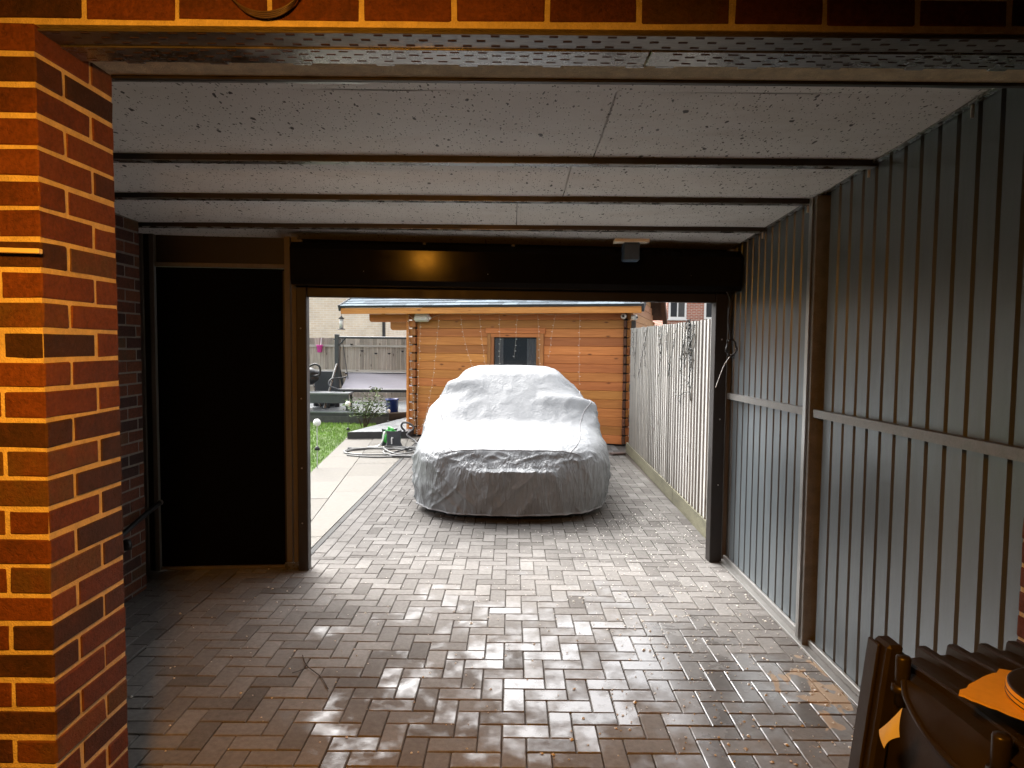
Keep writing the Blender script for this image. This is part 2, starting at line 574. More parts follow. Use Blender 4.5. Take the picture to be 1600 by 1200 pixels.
MAT['cover'] = cover_mat()
MAT['seam'] = plain('cover_seam', (0.20, 0.20, 0.21), 0.7)
MAT['tyre'] = plain('tyre_rubber', (0.012, 0.012, 0.012), 0.8)
MAT['cabin'] = wood('stained_pine', (0.50, 0.20, 0.055), (0.33, 0.115, 0.028), (0.09, 0.025, 0.008), 'x', 0.55, 0.24)
MAT['cabin_y'] = wood('stained_pine_side', (0.44, 0.22, 0.09), (0.31, 0.135, 0.05), (0.09, 0.025, 0.008), 'y', 0.55, 0.2)
MAT['cabin_z'] = wood('stained_pine_upright', (0.38, 0.155, 0.05), (0.22, 0.08, 0.025), (0.08, 0.02, 0.008), 'z', 0.55, 0.22)
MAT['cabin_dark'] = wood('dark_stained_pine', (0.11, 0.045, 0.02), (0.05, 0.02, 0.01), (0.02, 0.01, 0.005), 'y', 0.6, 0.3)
MAT['fence_grey'] = wood('silvered_fence_board', (0.38, 0.345, 0.29), (0.19, 0.165, 0.135), (0.07, 0.05, 0.035), 'z', 0.85, 0.24, 0.5)
MAT['fence_pale'] = wood('pale_fence_board', (0.46, 0.455, 0.435), (0.33, 0.32, 0.30), (0.10, 0.075, 0.055), 'z', 0.85, 0.2, 0.4, 0.65)
MAT['rail_grey'] = wood('silvered_fence_rail', (0.52, 0.50, 0.45), (0.34, 0.31, 0.27), (0.1, 0.08, 0.06), 'x', 0.85, 0.15, 0.5)
MAT['kick'] = plain('mossy_kick_board', (0.125, 0.118, 0.075), 0.9, var=0.5, scale=9, bump=0.5, stretch=(1, 0.3, 1))
MAT['shingle'] = plain('slate_grey_shingle', (0.125, 0.155, 0.18), 0.9, var=0.3, scale=40, bump=0.6, spec=0.15, tintvar=0.35)
MAT['felt'] = plain('roof_felt', (0.035, 0.037, 0.04), 0.85, var=0.3, scale=20)
MAT['white_paint'] = plain('white_paint', (0.72, 0.72, 0.70), 0.45, var=0.06)
MAT['grey_plastic'] = plain('light_grey_plastic', (0.55, 0.55, 0.54), 0.4, var=0.1)
MAT['slab'] = plain('pale_paving_slab', (0.148, 0.138, 0.12), 0.9, var=0.2, scale=2.5, bump=0.5, tintvar=0.14)
MAT['drain'] = plain('grey_drain_channel', (0.085, 0.085, 0.083), 0.9, var=0.25, scale=10, spec=0.15)
MAT['deck'] = plain('grey_composite_deck', (0.16, 0.175, 0.185), 0.35, var=0.25, scale=4, stretch=(0.3, 2, 1), tintvar=0.18)
MAT['deck_edge'] = plain('black_deck_edge', (0.025, 0.026, 0.028), 0.5, var=0.25)
MAT['charcoal'] = plain('charcoal_furniture', (0.045, 0.05, 0.056), 0.5, var=0.25, scale=20)
MAT['swing_fabric'] = plain('pale_grey_sling_fabric', (0.21, 0.205, 0.235), 0.9, var=0.12, scale=3, stretch=(1, 6, 6))
MAT['blue_pot'] = plain('blue_glazed_pot', (0.012, 0.03, 0.16), 0.2, var=0.2)
MAT['pink'] = plain('pink_plastic', (0.70, 0.07, 0.38), 0.4, var=0.08)
MAT['leaf'] = plain('rose_leaf', (0.085, 0.125, 0.05), 0.75, var=0.35, scale=20, tintvar=0.5, spec=0.2)
MAT['stem'] = plain('woody_stem', (0.05, 0.035, 0.02), 0.8)
MAT['grass'] = plain('lawn_grass', (0.17, 0.29, 0.045), 0.75, var=0.35, scale=3, tintvar=0.5)
MAT['lawn'] = plain('lawn_ground', (0.07, 0.12, 0.02), 0.9, var=0.4, scale=6, bump=0.5)
MAT['pebble'] = plain('white_pebbles', (0.42, 0.41, 0.39), 0.8, var=0.3, scale=40, bump=1.0)
MAT['green'] = plain('green_plastic', (0.05, 0.38, 0.06), 0.35, var=0.1)
MAT['grey_reel'] = plain('dark_grey_plastic', (0.06, 0.065, 0.075), 0.4, var=0.15)
MAT['hose'] = plain('grey_hose', (0.14, 0.14, 0.135), 0.5, var=0.15)
MAT['hose_dark'] = plain('dark_hose', (0.04, 0.04, 0.042), 0.5)
MAT['cream_wire'] = plain('pale_wire', (0.55, 0.50, 0.40), 0.5)
MAT['bulb'] = plain('clear_fairy_bulb', (0.85, 0.83, 0.78), 0.2)
MAT['dark_wire'] = plain('dark_green_wire', (0.012, 0.014, 0.011), 0.55)
MAT['curtain'] = plain('pale_curtain', (0.45, 0.45, 0.46), 0.9, var=0.12, scale=4, stretch=(5, 5, 0.3))
MAT['room_dark'] = plain('dark_room', (0.02, 0.022, 0.025), 0.8)
MAT['petal'] = plain('fallen_petals', (0.78, 0.75, 0.69), 0.7)
MAT['bin'] = plain('dark_brown_bin_plastic', (0.021, 0.0165, 0.011), 0.36, var=0.18, scale=7, bump=0.08)
MAT['card'] = plain('torn_cardboard', (0.70, 0.46, 0.16), 0.85, var=0.12, scale=9)
MAT['yellow'] = plain('yellow_print', (0.80, 0.52, 0.03), 0.5, var=0.05)
MAT['paper'] = plain('white_paper', (0.80, 0.77, 0.68), 0.7, var=0.05)
MAT['batten'] = plain('pale_batten', (0.85, 0.78, 0.62), 0.7, var=0.1, scale=20)
MAT['blue_box'] = plain('dull_blue_plastic', (0.035, 0.07, 0.12), 0.5)
MAT['cable_clear'] = plain('dull_mauve_cable', (0.10, 0.07, 0.075), 0.35)


def glass_mat(name, tintc=(0.03, 0.04, 0.05)):
    m = NT(name)
    m.set(Base_Color=tintc, Roughness=0.05, Specular_IOR_Level=0.8, Alpha=0.42)
    return m.m


MAT['pane'] = glass_mat('window_glass')


def far_brick(name, a, b, mo, scale):
    m = NT(name)
    co = m.n('TexCoord').outputs['Object']
    sw = m.n('SeparateXYZ', Vector=co)
    v = m.n('CombineXYZ', X=m.math('ADD', sw.outputs[0], sw.outputs[1]), Y=sw.outputs[2], Z=0.0)
    br = m.n('TexBrick', Vector=v.outputs[0], Color1=a, Color2=b, Mortar=mo, Scale=scale, Mortar_Size=0.012, Bias=0.0, Brick_Width=0.225, Row_Height=0.075)
    n = m.noise(co, 1.5, 4.0, 0.6)
    col = m.mix(0.3, br.outputs['Color'], m.ramp(n, [(0.3, (0.5, 0.5, 0.5)), (0.7, (1.3, 1.3, 1.3))]), 'MULTIPLY')
    m.set(Base_Color=col, Roughness=0.9)
    m.bump(br.outputs['Fac'], -0.4, 0.01)
    return m.m


MAT['beige_brick'] = far_brick('beige_brick', (0.74, 0.65, 0.50), (0.68, 0.57, 0.41), (0.76, 0.70, 0.60), 1.0)
MAT['far_red_brick'] = far_brick('far_red_brick', (0.40, 0.14, 0.085), (0.34, 0.115, 0.07), (0.48, 0.40, 0.34), 1.0)
MAT['tile_roof'] = plain('dark_tile_roof', (0.09, 0.06, 0.05), 0.85, var=0.3, scale=10, bump=0.5)

# ================================================================== GROUND AND PAVING
mb = MB()
mb.box(-150, 150, -40, 260, -0.6, -0.09)
ground = struct(mb.build('ground', MAT['soil']), 'bare brown earth under the whole plot')

# driveway: joint-sand bed with herringbone blocks laid on it
bed = MB()
bed.box(-2.9, 1.9, 1.2, 5.3, -0.085, -0.010)
bed.box(-1.60, 1.9, 5.3, 12.4, -0.085, -0.0101)
driveway = struct(bed.build('driveway', MAT['joint_sand']), 'grey brown block paved driveway in herringbone bond')
UY = 0.1015
X0, Y0 = -0.029, 3.381
blocks = []          # (x0,x1,y0,y1,tint)


def clip_add(x0, x1, y0, y1, region):
    a0, a1 = max(x0, region[0]), min(x1, region[1])
    b0, b1 = max(y0, region[2]), min(y1, region[3])
    if a1 - a0 > 0.02 and b1 - b0 > 0.02:
        blocks.append((a0, a1, b0, b1))


reg_in = (-1.97, 1.66, 2.20, 5.17)
reg_out = (-1.345, 1.70, 5.17, 11.9)
for k in range(-30, 24):
    for n in range(-60, 60):
        for (i0, i1, j0, j1) in ((k, k + 1, -k + 4 * n, -k + 4 * n + 2), (k - 1, k + 1, -k - 1 + 4 * n, -k + 4 * n)):
            x0, x1, y0, y1 = X0 + i0 * UY, X0 + i1 * UY, Y0 + j0 * UY, Y0 + j1 * UY
            if x1 < -2 or x0 > 1.75 or y1 < 2.2 or y0 > 12:
                continue
            clip_add(x0, x1, y0, y1, reg_in)
            clip_add(x0, x1, y0, y1, reg_out)
edge_blocks = []
for c in range(5):                                   # straight border courses along the left brick wall
    y = 2.2 - 0.1 * (c % 2)
    while y < 4.85:
        edge_blocks.append((-1.97 - (c + 1) * UY, -1.97 - c * UY, y, min(y + 2 * UY, 4.9), 'dark'))
        y += 2 * UY
for c in range(2):                                   # border courses beside the drain
    y = 5.17 - 0.1 * (c % 2)
    while y < 11.6:
        edge_blocks.append((-1.345 - (c + 1) * UY, -1.345 - c * UY, max(y, 5.1), y + 2 * UY, 'out'))
        y += 2 * UY


def in_view(x, y, margin=0.0):
    d = y * math.cos(PITCH) + 1.65 * math.sin(PITCH)
    v = -1.65 * math.cos(PITCH) + y * math.sin(PITCH)
    px = 800 + 1065 * x / d
    py = 600 - 1065 * v / d
    return 180 - margin < px < 1400 + margin and py < 1200 + margin


g = 0.0022


def paver_into(m, x0, x1, y0, y1, tint):
    dz = random.uniform(-0.0015, 0.0015)
    cx, cy = (x0 + x1) / 2, (y0 + y1) / 2
    R = Matrix.Translation((cx, cy, 0)) @ Matrix.Rotation(random.gauss(0, 0.004), 4, 'X') @ Matrix.Rotation(random.gauss(0, 0.004), 4, 'Y') @ Matrix.Rotation(random.gauss(0, 0.004), 4, 'Z')
    hx, hy = (x1 - x0) / 2 - g, (y1 - y0) / 2 - g
    c = 0.004
    vs = [(-hx, -hy, -0.05), (hx, -hy, -0.05), (hx, hy, -0.05), (-hx, hy, -0.05),
          (-hx, -hy, dz - c * 0.8), (hx, -hy, dz - c * 0.8), (hx, hy, dz - c * 0.8), (-hx, hy, dz - c * 0.8),
          (-hx + c, -hy + c, dz), (hx - c, -hy + c, dz), (hx - c, hy - c, dz), (-hx + c, hy - c, dz)]
    fs = [(8, 9, 10, 11)] + [(a, (a + 1) % 4, 4 + (a + 1) % 4, 4 + a) for a in range(4)] + [(4 + a, 4 + (a + 1) % 4, 8 + (a + 1) % 4, 8 + a) for a in range(4)]
    m.add([R @ Vector(p) for p in vs], fs, tint)


allb = [(b, min(1, max(0, random.gauss(0.5, 0.2)))) for b in blocks]
allb += [(b[:4], min(1, max(0, random.gauss(0.2 if b[4] == 'dark' else 0.62, 0.1)))) for b in edge_blocks]
vis = [q for q in allb if in_view((q[0][0] + q[0][1]) / 2, (q[0][2] + q[0][3]) / 2, 10)]
vis.sort(key=lambda q: q[0][2])
near = set(id(q) for q in vis[:295])
field = MB()
for q in allb:
    (x0, x1, y0, y1), t = q
    if id(q) in near:
        p = MB()
        paver_into(p, x0, x1, y0, y1, t)
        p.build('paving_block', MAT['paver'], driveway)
    else:
        paver_into(field, x0, x1, y0, y1, t)
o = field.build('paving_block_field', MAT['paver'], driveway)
o['kind'] = 'stuff'

# passage floor under the camera (out of the frame)
mb = MB()
mb.box(-2.8, 2.4, -2.6, 2.2, -0.08, -0.004)
struct(mb.build('passage_floor', MAT['joint_sand']), 'dark floor of the brick passage around the viewer')

# drain channel
d = thing('drain_channel', 'long narrow grey drain channel between pale slabs and block paving', 'drain', (-1.56, 5.17, 0))
mb = MB()
y = 0.0
while y < 6.0:
    p = MB()
    p.bev(-0.035, 0.013, y + 0.003, y + 0.997, -0.06, 0.004, 0.003, random.random())
    p.build('channel_section', MAT['drain'], d)
    y += 1.0

# slab path, turned a few degrees like the garden
ANG = math.atan2(0.58, 5.85)
path_bed = MB()
path_bed.prism([(-3.4, 5.0), (-1.60, 5.0), (-1.60, 12.3), (-3.4, 12.3)], -0.085, -0.012)
path = struct(path_bed.build('slab_path', MAT['joint_sand']), 'path of pale rectangular slabs beside the driveway')


def clip_half(poly, nx, ny, d0):
    """keep points with nx*x+ny*y<=d0"""
    out = []
    for i in range(len(poly)):
        a, b = poly[i], poly[(i + 1) % len(poly)]
        da, db = nx * a[0] + ny * a[1] - d0, nx * b[0] + ny * b[1] - d0
        if da <= 0:
            out.append(a)
        if da * db < 0:
            t = da / (da - db)
            out.append((a[0] + (b[0] - a[0]) * t, a[1] + (b[1] - a[1]) * t))
    return out


ca, sa = math.cos(ANG), math.sin(ANG)


def skew(u, v):     # u across (to the right), v along (away), origin on the slab joint
    return (-1.835 + u * ca - v * sa, 6.138 + u * sa + v * ca)


for col, (u0, u1) in enumerate(((-0.47, 0.0), (0.0, 0.6), (0.6, 1.2), (-0.94, -0.47))):
    for r in range(-2, 8):
        v0 = r * 0.9 + (0.45 if col % 2 else 0.1)
        v1 = v0 + 0.9
        poly = [skew(u0 + .004, v0 + .004), skew(u1 - .004, v0 + .004), skew(u1 - .004, v1 - .004), skew(u0 + .004, v1 - .004)]
        poly = clip_half(poly, 1, 0, -1.604)
        poly = clip_half(poly, 0, -1, -5.02)
        poly = clip_half(poly, 0, 1, 12.0)
        if col == 3:
            poly = clip_half(poly, -ca, -sa, 99)
            continue
        if len(poly) < 3:
            continue
        ar = abs(sum(poly[i][0] * poly[(i + 1) % len(poly)][1] - poly[(i + 1) % len(poly)][0] * poly[i][1] for i in range(len(poly)))) / 2
        if ar < 0.004:
            continue
        p = MB()
        p.prism(poly, -0.05, random.uniform(0.000, 0.004), random.random())
        p.build('paving_slab', MAT['slab'], path)

# lawn
lawn_poly = [skew(-3.6, 0.5), skew(-0.478, 0.5), skew(-0.478, 6.2), (-2.75, 13.9), (-7, 14.2), (-7, 7)]
mb = MB()
mb.prism(lawn_poly, -0.085, -0.006)
struct(mb.build('lawn_ground', MAT['lawn']), 'soil under the small lawn')
blades = MB()


def inside(poly, x, y):
    c = False
    for i in range(len(poly)):
        (x1, y1), (x2, y2) = poly[i], poly[(i + 1) % len(poly)]
        if (y1 > y) != (y2 > y) and x < (x2 - x1) * (y - y1) / (y2 - y1) + x1:
            c = not c
    return c


cnt = 0
while cnt < 26000:
    x, y = random.uniform(-5.2, -2.2), random.uniform(7.6, 14.0)
    if not inside(lawn_poly, x, y):
        continue
    cnt += 1
    h = random.uniform(0.02, 0.05)
    a = random.uniform(0, 2 * PI)
    w = random.uniform(0.003, 0.006)
    lx, ly = random.gauss(0, 0.012), random.gauss(0, 0.012)
    cx, sx = math.cos(a) * w, math.sin(a) * w
    tt = min(1, max(0, 0.75 * float(vnoise(x * 2.3, y * 2.3)) + random.gauss(0.12, 0.2)))
    blades.add([(x - cx, y - sx, -0.008), (x + cx, y + sx, -0.008), (x + lx, y + ly, h)], [(0, 1, 2)], tt)
tag(blades.build('lawn_grass', MAT['grass']), 'short bright green lawn grass left of the slab path', 'grass', kind='stuff')

# ================================================================== BRICK HOUSE (front wall, pier, lintel brickwork, passage round the viewer)
house = thing('brick_house', 'red brick house wall with deep mortar joints framing the opening', 'house', (0, 0, 0))
YF, YB = 1.704, 2.031          # faces of the wall
XL, XR, ZL = -1.17, 1.545, 2.415
e = 0.0028                      # bricks stand proud of the mortar
mb = MB()
mb.box(-2.9, XL - e, YF + e, YB - e, -0.1, 3.05)
mb.box(XR + e, 2.7, YF + e, YB - e, -0.1, 3.05)
mb.box(XL - e, XR + e, YF + e, YB - e, ZL + 0.002, 3.05)
mb.build('mortar_core', MAT['mortar'], house)
BH, CO = 0.065, 0.075


def rt():
    r = random.random()
    if r < 0.30:
        return random.uniform(0.0, 0.22)
    if r < 0.88:
        return random.uniform(0.38, 0.78)
    return random.uniform(0.85, 1.0)


def brick(x0, x1, y0, y1, z0, parent=house, tint=None):
    p = MB()
    j = lambda: random.uniform(-0.0012, 0.0012)
    M = Matrix.Rotation(random.gauss(0, 0.0012), 4, 'Y')
    p.bev(x0 + j(), x1 + j(), y0 + j(), y1 + j(), z0 + j(), z0 + BH + j(), random.uniform(0.0025, 0.005), rt() if tint is None else tint)
    p.v = [(a_ + random.gauss(0, .0007), b_ + random.gauss(0, .0007), c_ + random.gauss(0, .0009)) for a_, b_, c_ in p.v]
    return p.build('brick', MAT['brick'], parent)


zc0 = 2.424 - 33 * CO          # bottom of course 0
for c in range(3, 33):
    z0 = zc0 + c * CO + 0.005
    if c % 2 == 0:             # header on the front, stretcher then header on the side
        t = rt()
        brick(XL - 0.1025, XL, YF, YF + 0.215, z0, tint=t)
        brick(XL - 0.1025, XL, YF + 0.225, YB, z0)
        brick(XL - 0.3275, XL - 0.1125, YF, YF + 0.1, z0)
    else:
        brick(XL - 0.215, XL, YF, YF + 0.1025, z0)
        brick(XL - 0.1025, XL, YF + 0.1125, YB, z0)
        brick(XL - 0.44, XL - 0.225, YF, YF + 0.1, z0)
    # right pier
    if c % 2 == 0:
        brick(XR, XR + 0.1025, YF + 0.1125, YB, z0)
        brick(XR, XR + 0.215, YF, YF + 0.1025, z0)
        brick(XR + 0.225, XR + 0.44, YF, YF + 0.1, z0)
    else:
        brick(XR, XR + 0.1025, YF, YF + 0.215, z0)
        brick(XR, XR + 0.1025, YF + 0.225, YB, z0)
        brick(XR + 0.1125, XR + 0.3275, YF, YF + 0.1, z0)
for c in (33, 34):             # courses over the opening
    z0 = zc0 + c * CO + 0.005 - (0.0 if c else 0)
    xs = -0.598 - 0.225 * 4 + (0.1125 if c == 34 else 0) + 0.005
    k = 0
    while xs + 0.225 * k < 1.7:
        x = xs + 0.225 * k
        brick(x, x + 0.215, YF, YF + 0.1, z0 + 0.002)
        k += 1
# passage shell: walls, ceiling and back wall around the viewer
sh = MB()
sh.box(-2.95, -2.7, -2.6, YF, -0.1, 3.05)
sh.box(2.3, 2.55, -2.6, YF, -0.1, 3.05)
sh.box(-2.95, 2.55, -2.85, -2.6, -0.1, 3.05)
sh.build('passage_wall', MAT['plaster'], house)
sh = MB()
sh.box(-2.95, 2.75, -2.85, 2.40, 3.05, 3.25)
sh.build('passage_ceiling', MAT['plaster'], house)
up = MB()
up.box(-2.95, 2.75, YF - 0.3, YB + 0.2, 3.25, 6.0)
up.build('upper_wall', MAT['mortar'], house)

# side wall inside the carport (left): two straight lengths with a step
sidew = thing('side_brick_wall', 'dark red brick side wall inside the carport beside the black door', 'wall', (0, 0, 0))
mb = MB()
mb.box(-2.9, -2.12 - e, YB, 3.62 - e, -0.1, 2.62)
mb.box(-2.9, -2.43 - e, 3.62 - e, 4.47, -0.1, 2.62)
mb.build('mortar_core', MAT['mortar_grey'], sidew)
for c in range(0, 33):
    z0 = zc0 + c * CO + 0.005
    off = 0.1125 if c % 2 else 0.0
    if c % 2:
        brick(-2.2225, -2.12, 3.62 - 0.1025, 3.62, z0, sidew)
        brick(-2.2225, -2.12, 3.62 - 0.3275, 3.62 - 0.1125, z0, sidew)
    else:
        brick(-2.335, -2.12, 3.62 - 0.1025, 3.62, z0, sidew)
        brick(-2.2225, -2.12, 3.62 - 0.3275, 3.62 - 0.1125, z0, sidew)
    y = 3.63 + off
    if off:
        brick(-2.53, -2.43, 3.632, 3.632 + 0.1, z0, sidew)
    while y < 4.46:
        brick(-2.53, -2.43, y, min(y + 0.215, 4.472), z0, sidew)
        y += 0.225

# steel lintel under the brickwork
lin = thing('steel_lintel', 'weathered steel lintel with rows of slots under the brick course', 'lintel', (0, 0, 0))
ZS = 2.405
mb = MB()
mb.bev(XL + 0.002, XR - 0.002, YF + 0.008, 1.792, ZS, ZS + 0.006, 0.001)
p1 = mb.build('front_plate', MAT['lintel'], lin)
mb = MB()
mb.bev(XL + 0.002, 0.345, 1.795, 1.885, ZS - 0.004, ZS + 0.003, 0.001)
x = -1.05
while x < 0.33:
    mb.bev(x, x + 0.05, 1.8851, 1.897, ZS - 0.004, ZS + 0.002, 0.001)
    x += 0.225
mb.build('rear_plate', MAT['galv'], lin)
mb = MB()
mb.bev(0.351, XR - 0.002, 1.795, 1.885, ZS - 0.0035, ZS + 0.003, 0.001)
x = 0.38
while x < 1.5:
    mb.bev(x, x + 0.05, 1.8851, 1.897, ZS - 0.0035, ZS + 0.002, 0.001)
    x += 0.225
mb.build('rear_plate', MAT['galv'], lin)
mb = MB()
MAT['lintel_dark'] = plain('dark_lintel_steel', (0.045, 0.042, 0.035), 0.5, metal=0.3, var=0.4, scale=7, stretch=(0.4, 1.6, 1))
mb.bev(XL + 0.002, XR - 0.002, 1.90, 2.015, ZS + 0.018, ZS + 0.03, 0.002)
mb.bev(XL + 0.002, XR - 0.002, 2.016, 2.04, ZS + 0.004, ZS + 0.03, 0.003)
mb.build('box_flange', MAT['lintel_dark'], lin)
sl = MB()
for r, (yy, zz) in enumerate(((1.722, ZS), (1.748, ZS), (1.777, ZS), (1.808, ZS - 0.004), (1.826, ZS - 0.004), (1.845, ZS - 0.004), (1.865, ZS - 0.004))):
    x = XL + 0.03 + (0.036 if r % 2 else 0)
    while x < XR - 0.05:
        L = 0.024 if r > 2 else 0.022
        if abs(x - 0.345) > 0.03 or r < 3:
            sl.box(x, x + L, yy - (0.0012 if r > 2 else 0.0035), yy + (0.0012 if r > 2 else 0.0035), zz - 0.0012, zz + 0.001, random.random())
        x += 0.072
o = sl.build('slot_row', MAT['slot_dark'], lin)
o['kind'] = 'stuff'

# ================================================================== CARPORT ROOF
roof = thing('carport_roof', 'low carport roof of pale speckled boards between dark steel beams', 'roof', (0, 0, 0))
zc = lambda y: 2.678 - 0.0565 * y
ys = [2.06, 2.46, 3.18, 3.83, 4.525, 5.32]
joints = [None, 0.36, 0.27, 0.02, -0.2]
for i in range(5):
    y0, y1 = ys[i] + 0.002, ys[i + 1] - 0.002
    spans = [(-2.9, 1.665)] if joints[i] is None else [(-2.9, joints[i] - 0.002), (joints[i] + 0.002, 1.665)]
    for (x0, x1) in spans:
        t = random.random()
        nx, ny = 40, 6
        P = np.zeros((nx, ny, 3))
        for a in range(nx):
            for b in range(ny):
                x, y = x0 + (x1 - x0) * a / (nx - 1), y0 + (y1 - y0) * b / (ny - 1)
                sag = 0.010 * math.sin(PI * b / (ny - 1)) * float(vnoise(x * 1.3 + i * 7, i * 3.3)) - 0.007 * float(vnoise(x * 2.1 + 9 + i * 11, 5 + b * 0.3)) * (1 if b in (0, ny - 1) else 0)
                P[a, b] = (x, y, zc(y) - sag)
        p = MB()
        p.grid(P, t, True)
        Q = P.copy()
        Q[:, :, 2] = P[:, :, 2] + 0.03
        p.grid(Q, t, True, flip=True)
        p.build('ceiling_board', MAT['ceiling'], roof)
deck_ = MB()
deck_.add([(-2.95, 2.0, zc(2.0) + 0.06), (1.9, 2.0, zc(2.0) + 0.06), (1.9, 5.36, zc(5.36) + 0.06), (-2.95, 5.36, zc(5.36) + 0.06),
           (-2.95, 2.0, zc(2.0) + 0.16), (1.9, 2.0, zc(2.0) + 0.16), (1.9, 5.36, zc(5.36) + 0.16), (-2.95, 5.36, zc(5.36) + 0.16)],
          [(3, 2, 1, 0), (4, 5, 6, 7), (0, 1, 5, 4), (1, 2, 6, 5), (2, 3, 7, 6), (3, 0, 4, 7)])
deck_.build('roof_sheet', MAT['felt'], roof)
for i, y in enumerate(ys[1:-1]):
    z = zc(y)
    b = MB()
    if i == 0:
        b.bev(-2.85, 1.655, y - 0.36, y - 0.05, z + 0.003, z + 0.03, 0.002)
        b.build('front_trim', MAT['alu'], roof)
        continue
    b.box(-2.85, 1.655, y - 0.024, y + 0.024, z - 0.022, z + 0.05)
    o = b.build('roof_beam', MAT['dark_post'], roof)
    f = MB()
    f.bev(-2.84, 1.65, y - 0.026, y + 0.028, z - 0.0262, z - 0.0225, 0.001)
    f.build('beam_flange', MAT['galv'], o)
tr = MB()                       # edge trim against the metal wall
tr.add([(1.632, 2.05, zc(2.05) - 0.012), (1.656, 2.05, zc(2.05) - 0.012), (1.656, 5.2, zc(5.2) - 0.012), (1.632, 5.2, zc(5.2) - 0.012),
        (1.632, 2.05, zc(2.05) - 0.002), (1.656, 2.05, zc(2.05) - 0.002), (1.656, 5.2, zc(5.2) - 0.002), (1.632, 5.2, zc(5.2) - 0.002)],
       [(3, 2, 1, 0), (4, 5, 6, 7), (0, 1, 5, 4), (1, 2, 6, 5), (2, 3, 7, 6), (3, 0, 4, 7)])
tr.build('edge_trim', MAT['galv'], roof)
for y in (2.5, 3.21, 3.86, 4.55):
    h = MB()
    h.bev(1.640, 1.652, y, y + 0.006, zc(y) - 0.06, zc(y) - 0.012, 0.001)
    h.build('hook', MAT['white_paint'], roof)

# ================================================================== RIBBED METAL WALL (right)
mw = thing('metal_wall', 'blue grey ribbed steel sheet wall with mid rail along the right side', 'wall', (0, 0, 0))
XP, PER, GD = 1.662, 0.115, 0.013


def ribbed(y0, y1, z0, z1):
    prof = []
    y = y0
    prof.append((XP, y0))
    n = int((y1 - y0) / PER)
    for k in range(n + 1):
        a = y0 + k * PER
        for (dy, dx) in ((0.0, 0), (0.089, 0), (0.0945, GD), (0.1095, GD)):
            if a + dy <= y1 and a + dy > y0:
                prof.append((XP + dx, a + dy))
    prof.append((prof[-1][0], y1))
    p = MB()
    vs, fs = [], []
    for (x, y) in prof:
        for z in (z0, z1):
            vs.append((x, y, zc(y) + 0.02 if z is None else z))
    for i in range(len(prof) - 1):
        fs.append((2 * i, 2 * i + 1, 2 * i + 3, 2 * i + 2))
    p.add(vs, fs, 0.5)
    return p


ribbed(2.036, 3.64, 0.012, None).build('ribbed_sheet', MAT['sheet'], mw)
ribbed(3.745, 5.19, 0.012, None).build('ribbed_sheet', MAT['sheet'], mw)
bk = MB()
bk.box(1.70, 1.74, 2.033, 5.3, -0.05, 2.6)
bk.build('outer_skin', MAT['felt'], mw)
b = MB()
b.bev(1.612, 1.70, 3.672, 3.732, 0.004, zc(3.7) - 0.013, 0.003)
o = b.build('post', MAT['rail_steel'], mw)
b = MB()
b.bev(1.600, 1.604, 3.70, 3.738, 0.03, zc(3.7) - 0.02, 0.001)
b.build('post_edge', MAT['alu'], o)
for (a0, a1) in ((2.05, 3.652), (3.738, 5.13)):
    b = MB()
    zr = lambda y: 1.255 + 0.036 * (5.13 - y) / 3.0
    vs = []
    for y in (a0, a1):
        z = zr(y)
        vs += [(1.622, y, z), (1.660, y, z), (1.660, y, z + 0.042), (1.622, y, z + 0.042)]
    b.add(vs, [(0, 1, 2, 3), (7, 6, 5, 4), (0, 4, 5, 1), (1, 5, 6, 2), (2, 6, 7, 3), (3, 7, 4, 0)])
    b.build('mid_rail', MAT['rail_steel'], mw)
b = MB()
b.bev(1.598, 1.664, 2.04, 5.18, 0.001, 0.010, 0.002)
b.bev(1.640, 1.6605, 2.04, 5.18, 0.0101, 0.045, 0.003)
b.build('base_channel', MAT['rail_steel'], mw)

# ================================================================== BACK PARTITION, SIDE DOOR, ROLLER DOOR (turned 5 degrees)
BA = math.radians(4.982)
BO = (-2.642, 4.86, 0)
part = thing('partition_frame', 'tan steel post frame of the back partition around the openings', 'frame', BO, BA)


def pbox(parent, name, mat, *a, bev=0.002, tint=0.5):
    p = MB()
    if bev:
        p.bev(*a, bev, tint)
    else:
        p.box(*a, tint)
    return p.build(name, MAT[mat], parent)


HT = 2.40
pbox(part, 'post', 'tan_post', -0.02, 0.045, -0.06, 0.02, 0.0, HT)
pbox(part, 'post', 'dark_post', 0.047, 0.085, -0.045, 0.02, 0.0, HT)
pbox(part, 'post', 'tan_post', 0.087, 0.118, -0.055, 0.02, 0.0, HT)
pbox(part, 'post', 'tan_post', 1.012, 1.052, -0.06, 0.02, 0.0, HT)
pbox(part, 'post', 'tan_post', 1.058, 1.100, -0.05, 0.02, 0.0, HT)
pbox(part, 'post', 'tan_post', 4.285, 4.335, -0.05, 0.02, 0.0, HT)
pbox(part, 'foot_plate', 'galv', 1.0, 1.115, -0.075, -0.061, 0.0, 0.05)
pbox(part, 'header_rail', 'tan_post', 0.119, 1.011, -0.045, 0.01, 2.175, 2.205)
pbox(part, 'sill_rail', 'tan_post', 0.119, 1.011, -0.045, 0.01, 0.001, 0.022)
pbox(part, 'infill_panel', 'dark_post', 0.119, 1.011, -0.012, 0.01, 2.206, HT)
pbox(part, 'infill_panel', 'dark_post', -0.5, -0.021, -0.45, 0.02, -0.05, HT + 0.05)  # unseen filler, added to keep daylight from leaking in beside the post
pbox(part, 'infill_panel', 'dark_post', 4.336, 4.6, 0.0, 0.02, -0.05, HT + 0.05)
pbox(part, 'infill_panel', 'black_door', 1.101, 4.284, 0.0, 0.03, 1.985, HT + 0.05)
